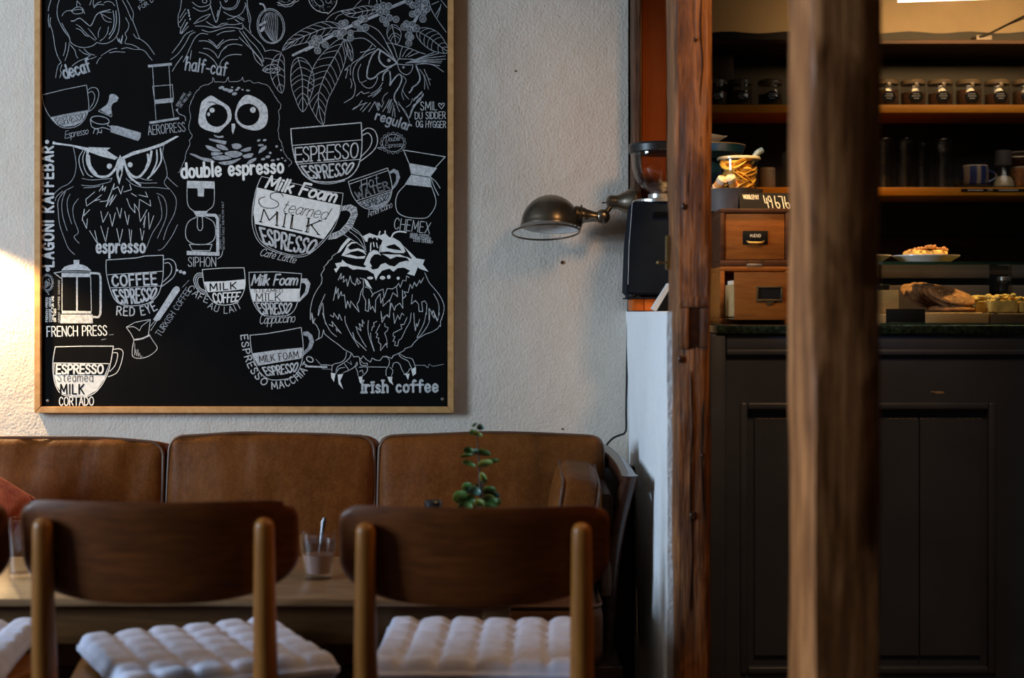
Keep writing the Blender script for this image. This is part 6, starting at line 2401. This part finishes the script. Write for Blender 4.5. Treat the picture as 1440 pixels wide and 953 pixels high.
def facet_glass(c, r0, r1, h, wall, facets, name, label, cat, mat):
    t = thing(name, label, cat, c)
    mb = MB()
    n = facets * 4
    rings = []
    for (z, a, flute) in ((.0, r0 * .97, 0), (.006, r0, .3), (h * .55, r0 + (r1 - r0) * .6, 1), (h * .70, r0 + (r1 - r0) * .78, .4), (h * .76, r0 + (r1 - r0) * .86, 0), (h, r1, 0)):
        rings.append([Vector((c[0] + a * (1 - .035 * flute * abs(math.sin(facets * math.pi * i / n))) * math.cos(2 * PI * i / n), c[1] + a * (1 - .035 * flute * abs(math.sin(facets * math.pi * i / n))) * math.sin(2 * PI * i / n), c[2] + z)) for i in range(n)])
    for (z, a) in ((h, r1 - wall), (h * .6, r0 + (r1 - r0) * .6 - wall), (.012, r0 - wall)):
        rings.append([Vector((c[0] + a * math.cos(2 * PI * i / n), c[1] + a * math.sin(2 * PI * i / n), c[2] + z)) for i in range(n)])
    mb.ring_surface(rings, True, True, True)
    mb.build('glass_body', mat, t, ang=60)
    return t


gc = Vector((X(447.5, 3.03), 3.03, TT))
GH = .0985
t = facet_glass(gc, .030, .0417, GH, .003, 9, 'cocoa_glass', 'faceted glass half full of cocoa with a spoon in it', 'glass', M['glass'])
mb = MB()
zf = GH * .53
mb.lathe([(0, .0125), (.0245, .0125), (.0255, .016), (.0325, zf), (0, zf)], 36, c=gc)
mb.build('drink', M['cocoa'], t)
mb = MB()
mb.lathe([(.0328, zf + .0005), (.0368, GH - .018)], 36, c=gc)
mb.build('drink_film', M['cocoa_film'], t)
t = thing('tea_spoon', 'steel teaspoon standing in the cocoa glass', 'spoon', gc + Vector((.01, .01, .02)))
a, b = gc + Vector((-.004, .004, .020)), P(456.5, 728, 3.055)
mb = MB()
pts = [a.lerp(b, i / 12) for i in range(13)]
rings = []
for i, p in enumerate(pts):
    u = i / 12
    hw = .0022 + .0032 * max(0, (u - .45) / .55) ** 1.2
    if i == 12:
        hw = .003
    rings.append([p + Vector((hw * math.cos(2 * PI * q / 10), .0011 * math.sin(2 * PI * q / 10), .0004 * math.sin(2 * PI * q / 10))) for q in range(10)])
mb.ring_surface(rings)
mb.build('handle', M['steel'], t)
mb = MB()
mb.ellipsoid(a + Vector((-.002, 0, -.001)), .0085, .004, .008, mat=Matrix.Rotation(R(10), 4, 'Y'))
mb.build('spoon_bowl', M['steel'], t)

gc = Vector((X(30, 3.03), 3.03, TT))
t = facet_glass(gc, .027, .036, .127, .0028, 9, 'water_glass', 'tall clear tumbler on the lamp-lit end of the table', 'glass', M['glass'])
mb = MB()
mb.lathe([(0, .0125), (.0228, .0125), (.0285, .088), (0, .088)], 36, c=gc)
mb.build('water', M['water'], t)

# black-capped shaker seen just over the chair
c = Vector((X(609, 3.08), 3.08, TT))
h_ = Z(703.5, 3.08) - TT
t = thing('shaker', 'shaker with a black cap showing just above the chair back', 'shaker', c)
mb = MB()
mb.lathe([(0, 0), (.022, 0), (.024, .004), (.020, h_ - .03), (.016, h_ - .018), (0, h_ - .018)], 28, c=c)
mb.build('body', M['glass_jar'], t)
mb = MB()
mb.lathe([(0, h_ - .0175), (.0185, h_ - .0175), (.0192, h_ - .014), (.0192, h_ - .003), (.017, h_), (0, h_)], 28, c=c)
mb.build('cap', M['black_plastic'], t)

# potted plant
pc_ = Vector((X(671, 3.08), 3.08, TT))
plant = thing('potted_plant', 'small leafy potted plant standing on the table in front of the sofa', 'plant', pc_)
mb = MB()
mb.lathe([(0, 0), (.036, 0), (.048, .078), (.052, .080), (.052, .094), (.047, .094), (.044, .080), (0, .078)], 36, c=pc_)
pot = mb.build('pot', M['terracotta'], plant)
mb = MB()
mb.lathe([(0, .079), (.0435, .081), (0, .087)], 24, c=pc_)
mb.build('soil', M['soil'], plant)
dP = 3.08
stem_pts = smooth3([pc_ + Vector((0, 0, .08)), P(676, 722, dP), P(676, 700, dP), P(674.5, 670, dP), P(673, 640, dP), P(671.5, 620, dP), P(669, 604, dP)], 4)
mb = MB()
mb.tube(stem_pts, [.0042 - .0030 * i / (len(stem_pts) - 1) for i in range(len(stem_pts))], 8)
mb.tube(smooth3([pc_ + Vector((.004, 0, .08)), P(681, 712, dP), P(679, 690, dP), P(677, 665, dP)], 4), .0022, 8)
mb.tube(smooth3([pc_ + Vector((-.004, 0, .08)), P(667, 716, dP), P(668, 705, dP)], 4), .0022, 8)
mb.build('stem', M['stem'], plant)


def leaf3(px, py, w_, h_px, ang, mat, dy=0.0, lift=.5, name='leaf'):
    """one leaf, w_ and h_px its size in the frame; ang turns it, lift tips its face to the eye"""
    s = dP / F
    c = P(px, py, dP + dy)
    mb = MB()
    n, mth = 10, 4
    mt = Matrix.Translation(c) @ Matrix.Rotation(R(-ang), 4, 'Y') @ Matrix.Rotation(R(90) * 0, 4, 'X')
    g = []
    for i in range(n + 1):
        u = -1 + 2 * i / n
        half = (1 - abs(u) ** 2.2) ** .6 * (1 - .2 * u)
        row = []
        for j in range(-mth, mth + 1):
            v = j / mth * half
            row.append(mt @ Vector((u * w_ * s / 2, .006 * (v * v) - .008 * u * u - .01 * v * (1 - lift), v * h_px * s / 2)))
        g.append([mb.bm.verts.new(p) for p in row])
    for i in range(n):
        for j in range(2 * mth):
            mb.bm.faces.new((g[i][j], g[i + 1][j], g[i + 1][j + 1], g[i][j + 1]))
    o = mb.build(name, mat, plant)
    o.modifiers.new('thickness', 'SOLIDIFY').thickness = .0007


for a in ((675.5, 600.5, 9, 7, -10, 'leaf_blue', 0), (667, 597, 7, 3, 45, 'leaf', 0), (665.5, 607, 10, 6, 15, 'leaf', 0), (672, 610, 12, 5, -15, 'leaf_pale', -.01),
          (660, 633, 14, 7, -8, 'leaf', .01), (669, 635, 9, 6, 30, 'leaf_blue', -.012), (680, 636, 18, 8, -10, 'leaf', 0), (657, 640, 16, 4, 8, 'leaf', .012),
          (660, 651.5, 17, 6, -22, 'leaf', 0), (683, 651, 18, 8, 12, 'leaf_pale', -.01), (692, 648, 18, 6, 8, 'leaf', .01), (680, 672, 8, 14, 20, 'leaf_pale', -.012),
          (658, 685, 14, 12, 30, 'leaf', .01), (668, 690, 15, 11, -20, 'leaf_blue', -.012), (648, 698, 24, 22, 25, 'leaf', -.006), (688, 688, 16, 8, 8, 'leaf', 0), (692, 694, 20, 9, -12, 'leaf_blue', .01),
          (690, 702, 20, 10, -18, 'leaf', -.008), (698, 705, 12, 10, 20, 'leaf', .012), (674, 707, 13, 9, 10, 'leaf_pale', -.02), (662, 702, 14, 10, -30, 'leaf', .012), (690, 712, 22, 10, 10, 'leaf', 0), (655, 712, 20, 14, -10, 'leaf', .0), (674, 684, 12, 6, -5, 'leaf', .01)):
    leaf3(a[0], a[1], min(a[2] * 1.25, 23), min(a[3] * 1.3, 18), a[4], M[a[5]], a[6])


# ------------------------------------------------------------------ chairs
def make_chair(label):
    t = thing('dining_chair', label, 'chair', (0, 0, 0), group='teak and walnut chairs along the table')
    hw = .236
    mb = MB()
    nx, nzz = 110, 12

    def bk(s, v, side):
        x = s * hw
        a = abs(s)
        zt = .788 - .034 * (1 - math.sqrt(max(0, 1 - a ** 14)))
        zb = .617 + .075 * (1 - math.sqrt(max(0, 1 - a ** 3.2)))
        z = zb + (zt - zb) * v
        y = .019 + .055 * (a * a - .61) - .012 * (v - .5)
        th = .0055 * (min(1, (1 - a) * 30 + .25)) * (min(1, min(v, 1 - v) * 14 + .35))
        return Vector((x, y + side * th + .0055, z))
    S = [math.sin(PI / 2 * (-1 + 2 * i / nx)) for i in range(nx + 1)]
    fr = [[mb.bm.verts.new(bk(s, j / nzz, -1)) for j in range(nzz + 1)] for s in S]
    bkk = [[mb.bm.verts.new(bk(s, j / nzz, 1)) for j in range(nzz + 1)] for s in S]
    for i in range(nx):
        for j in range(nzz):
            mb.bm.faces.new((fr[i][j], fr[i + 1][j], fr[i + 1][j + 1], fr[i][j + 1]))
            mb.bm.faces.new((bkk[i][j + 1], bkk[i + 1][j + 1], bkk[i + 1][j], bkk[i][j]))
        for j in (0, nzz):
            q = (fr[i][j], bkk[i][j], bkk[i + 1][j], fr[i + 1][j])
            mb.bm.faces.new(q)
    for i in (0, nx):
        for j in range(nzz):
            mb.bm.faces.new((fr[i][j], fr[i][j + 1], bkk[i][j + 1], bkk[i][j]))
    mb.build('backrest', M['walnut'], t, world=False, ang=70)
    for s in (-1, 1):
        mb = MB()
        pts = smooth3([(s * .176, -.055, 0), (s * .181, .005, .25), (s * .1855, .010, .46), (s * .1855, .002, .62), (s * .1850, 0, .745)], 6)
        rs = []
        for i, p in enumerate(pts):
            u = p.z / .745
            rs.append(.013 + .0085 * u / .62 if u < .62 else .0215 - .0045 * (u - .62) / .38)
        e = pts[-1]
        for dz, f in ((.006, .93), (.0115, .72), (.0148, .38), (.0158, .02)):
            pts.append(e + Vector((0, 0, dz)))
            rs.append(.017 * f)
        mb.tube(pts, rs, 20)
        mb.build('rear_leg', M['teak'], t, world=False, ang=60)
        mb = MB()
        mb.tube([(s * .222, .350, 0), (s * .208, .325, .25), (s * .204, .315, .440)], [.011, .0165, .0185], 18)
        mb.build('front_leg', M['teak'], t, world=False)
        mb = MB()
        mb.tube([(s * .184, .012, .405), (s * .204, .314, .405)], .012, 12)
        mb.build('side_rail', M['teak'], t, world=False)
        mb = MB()
        mb.lathe([(0, .0025), (.005, .002), (.0065, 0)], 14, Matrix.Translation((s * .1852, -.0172, .70)) @ Matrix.Rotation(R(90), 4, 'X'))
    mb = MB()
    pl = []
    for (x, y) in ((-.168, .03), (.168, .03), (.222, .335), (.19, .355), (-.19, .355), (-.222, .335)):
        pl.append((x, y))
    mb.prism(pl, 2, .432, .452)
    bmesh.ops.bevel(mb.bm, geom=mb.bm.edges[:], offset=.006, segments=3, affect='EDGES')
    mb.build('seat', M['teak'], t, world=False)
    mb = MB()
    mb.tube([(-.184, .012, .405), (.184, .012, .405)], .011, 12)
    mb.tube([(-.204, .314, .405), (.204, .314, .405)], .011, 12)
    mb.build('cross_rail', M['teak'], t, world=False)
    return t


ch = make_chair('walnut-backed teak chair facing the cocoa glass, second from the lamp side')
ch.location = (X(216, 2.378), 2.378, 0)
dup(ch, (X(666, 2.40), 2.40, 0), 0, 'walnut-backed teak chair in front of the potted plant', (.985, .985, .985))
dup(ch, (X(10, 2.40) - .236, 2.365, 0), 0, 'walnut-backed chair cut off at the lamp side of the picture')


def seat_pad(label, size, mat, name='seat_cushion'):
    t = thing(name, label, 'cushion', (0, 0, 0), group='quilted pads on the chairs')
    mb = MB()
    nt = 6

    def fn(u, p):
        a, b = (u.x + 1) / 2 * nt, (u.y + 1) / 2 * nt
        da, db = abs(a - round(a)), abs(b - round(b))
        f = (1 - math.exp(-(da / .11) ** 2)) * (1 - math.exp(-(db / .11) ** 2))
        tuft = math.exp(-(da ** 2 + db ** 2) / .02)
        puff = f * (.62 + .38 * math.sin(PI * (a % 1)) * math.sin(PI * (b % 1))) - .35 * tuft
        wob = mnoise.noise(Vector((p.x * 30, p.y * 30, 3.1))) * .003
        ed = min(1, (1 - max(abs(u.x), abs(u.y))) * 9 + .35)
        q = p.copy()
        q.z = (p.z * (.66 + .34 * puff if p.z > 0 else .8) + wob) * ed
        q.x *= 1 - .03 * (1 - abs(u.y) ** 2) * abs(u.x)
        q.y *= 1 - .03 * (1 - abs(u.x) ** 2) * abs(u.y)
        return q
    mb.rbox(size, size, .056, .014, 65, fn, Matrix.Translation((0, 0, .027)))
    mb.build('pad', mat, t, world=False, ang=75)
    for i in range(1, nt):
        for j in range(1, nt):
            pass
    mb = MB()
    for i in range(1, nt):
        for j in range(1, nt):
            mb.ellipsoid((-size / 2 + size * i / nt, -size / 2 + size * j / nt,    .037), .0035, .0035, .0018, 8, 6)
    tf = mb.build('tufting', mat, t, world=False)
    return t


pad = seat_pad('quilted grey pad turned askew on the chair facing the cocoa glass', .385, M['cushion'])
pad.location = (-.555, 2.565, .4545)
pad.rotation_euler = (0, 0, R(27))
dup(pad, (X(666, 2.40) + .004, 2.637, .4485), R(-1.5), 'quilted grey pad lying straight on the chair before the plant')
dup(pad, (X(10, 2.40) - .236 + .008, 2.575, .4545), R(8), 'quilted grey pad on the chair cut off at the lamp side')
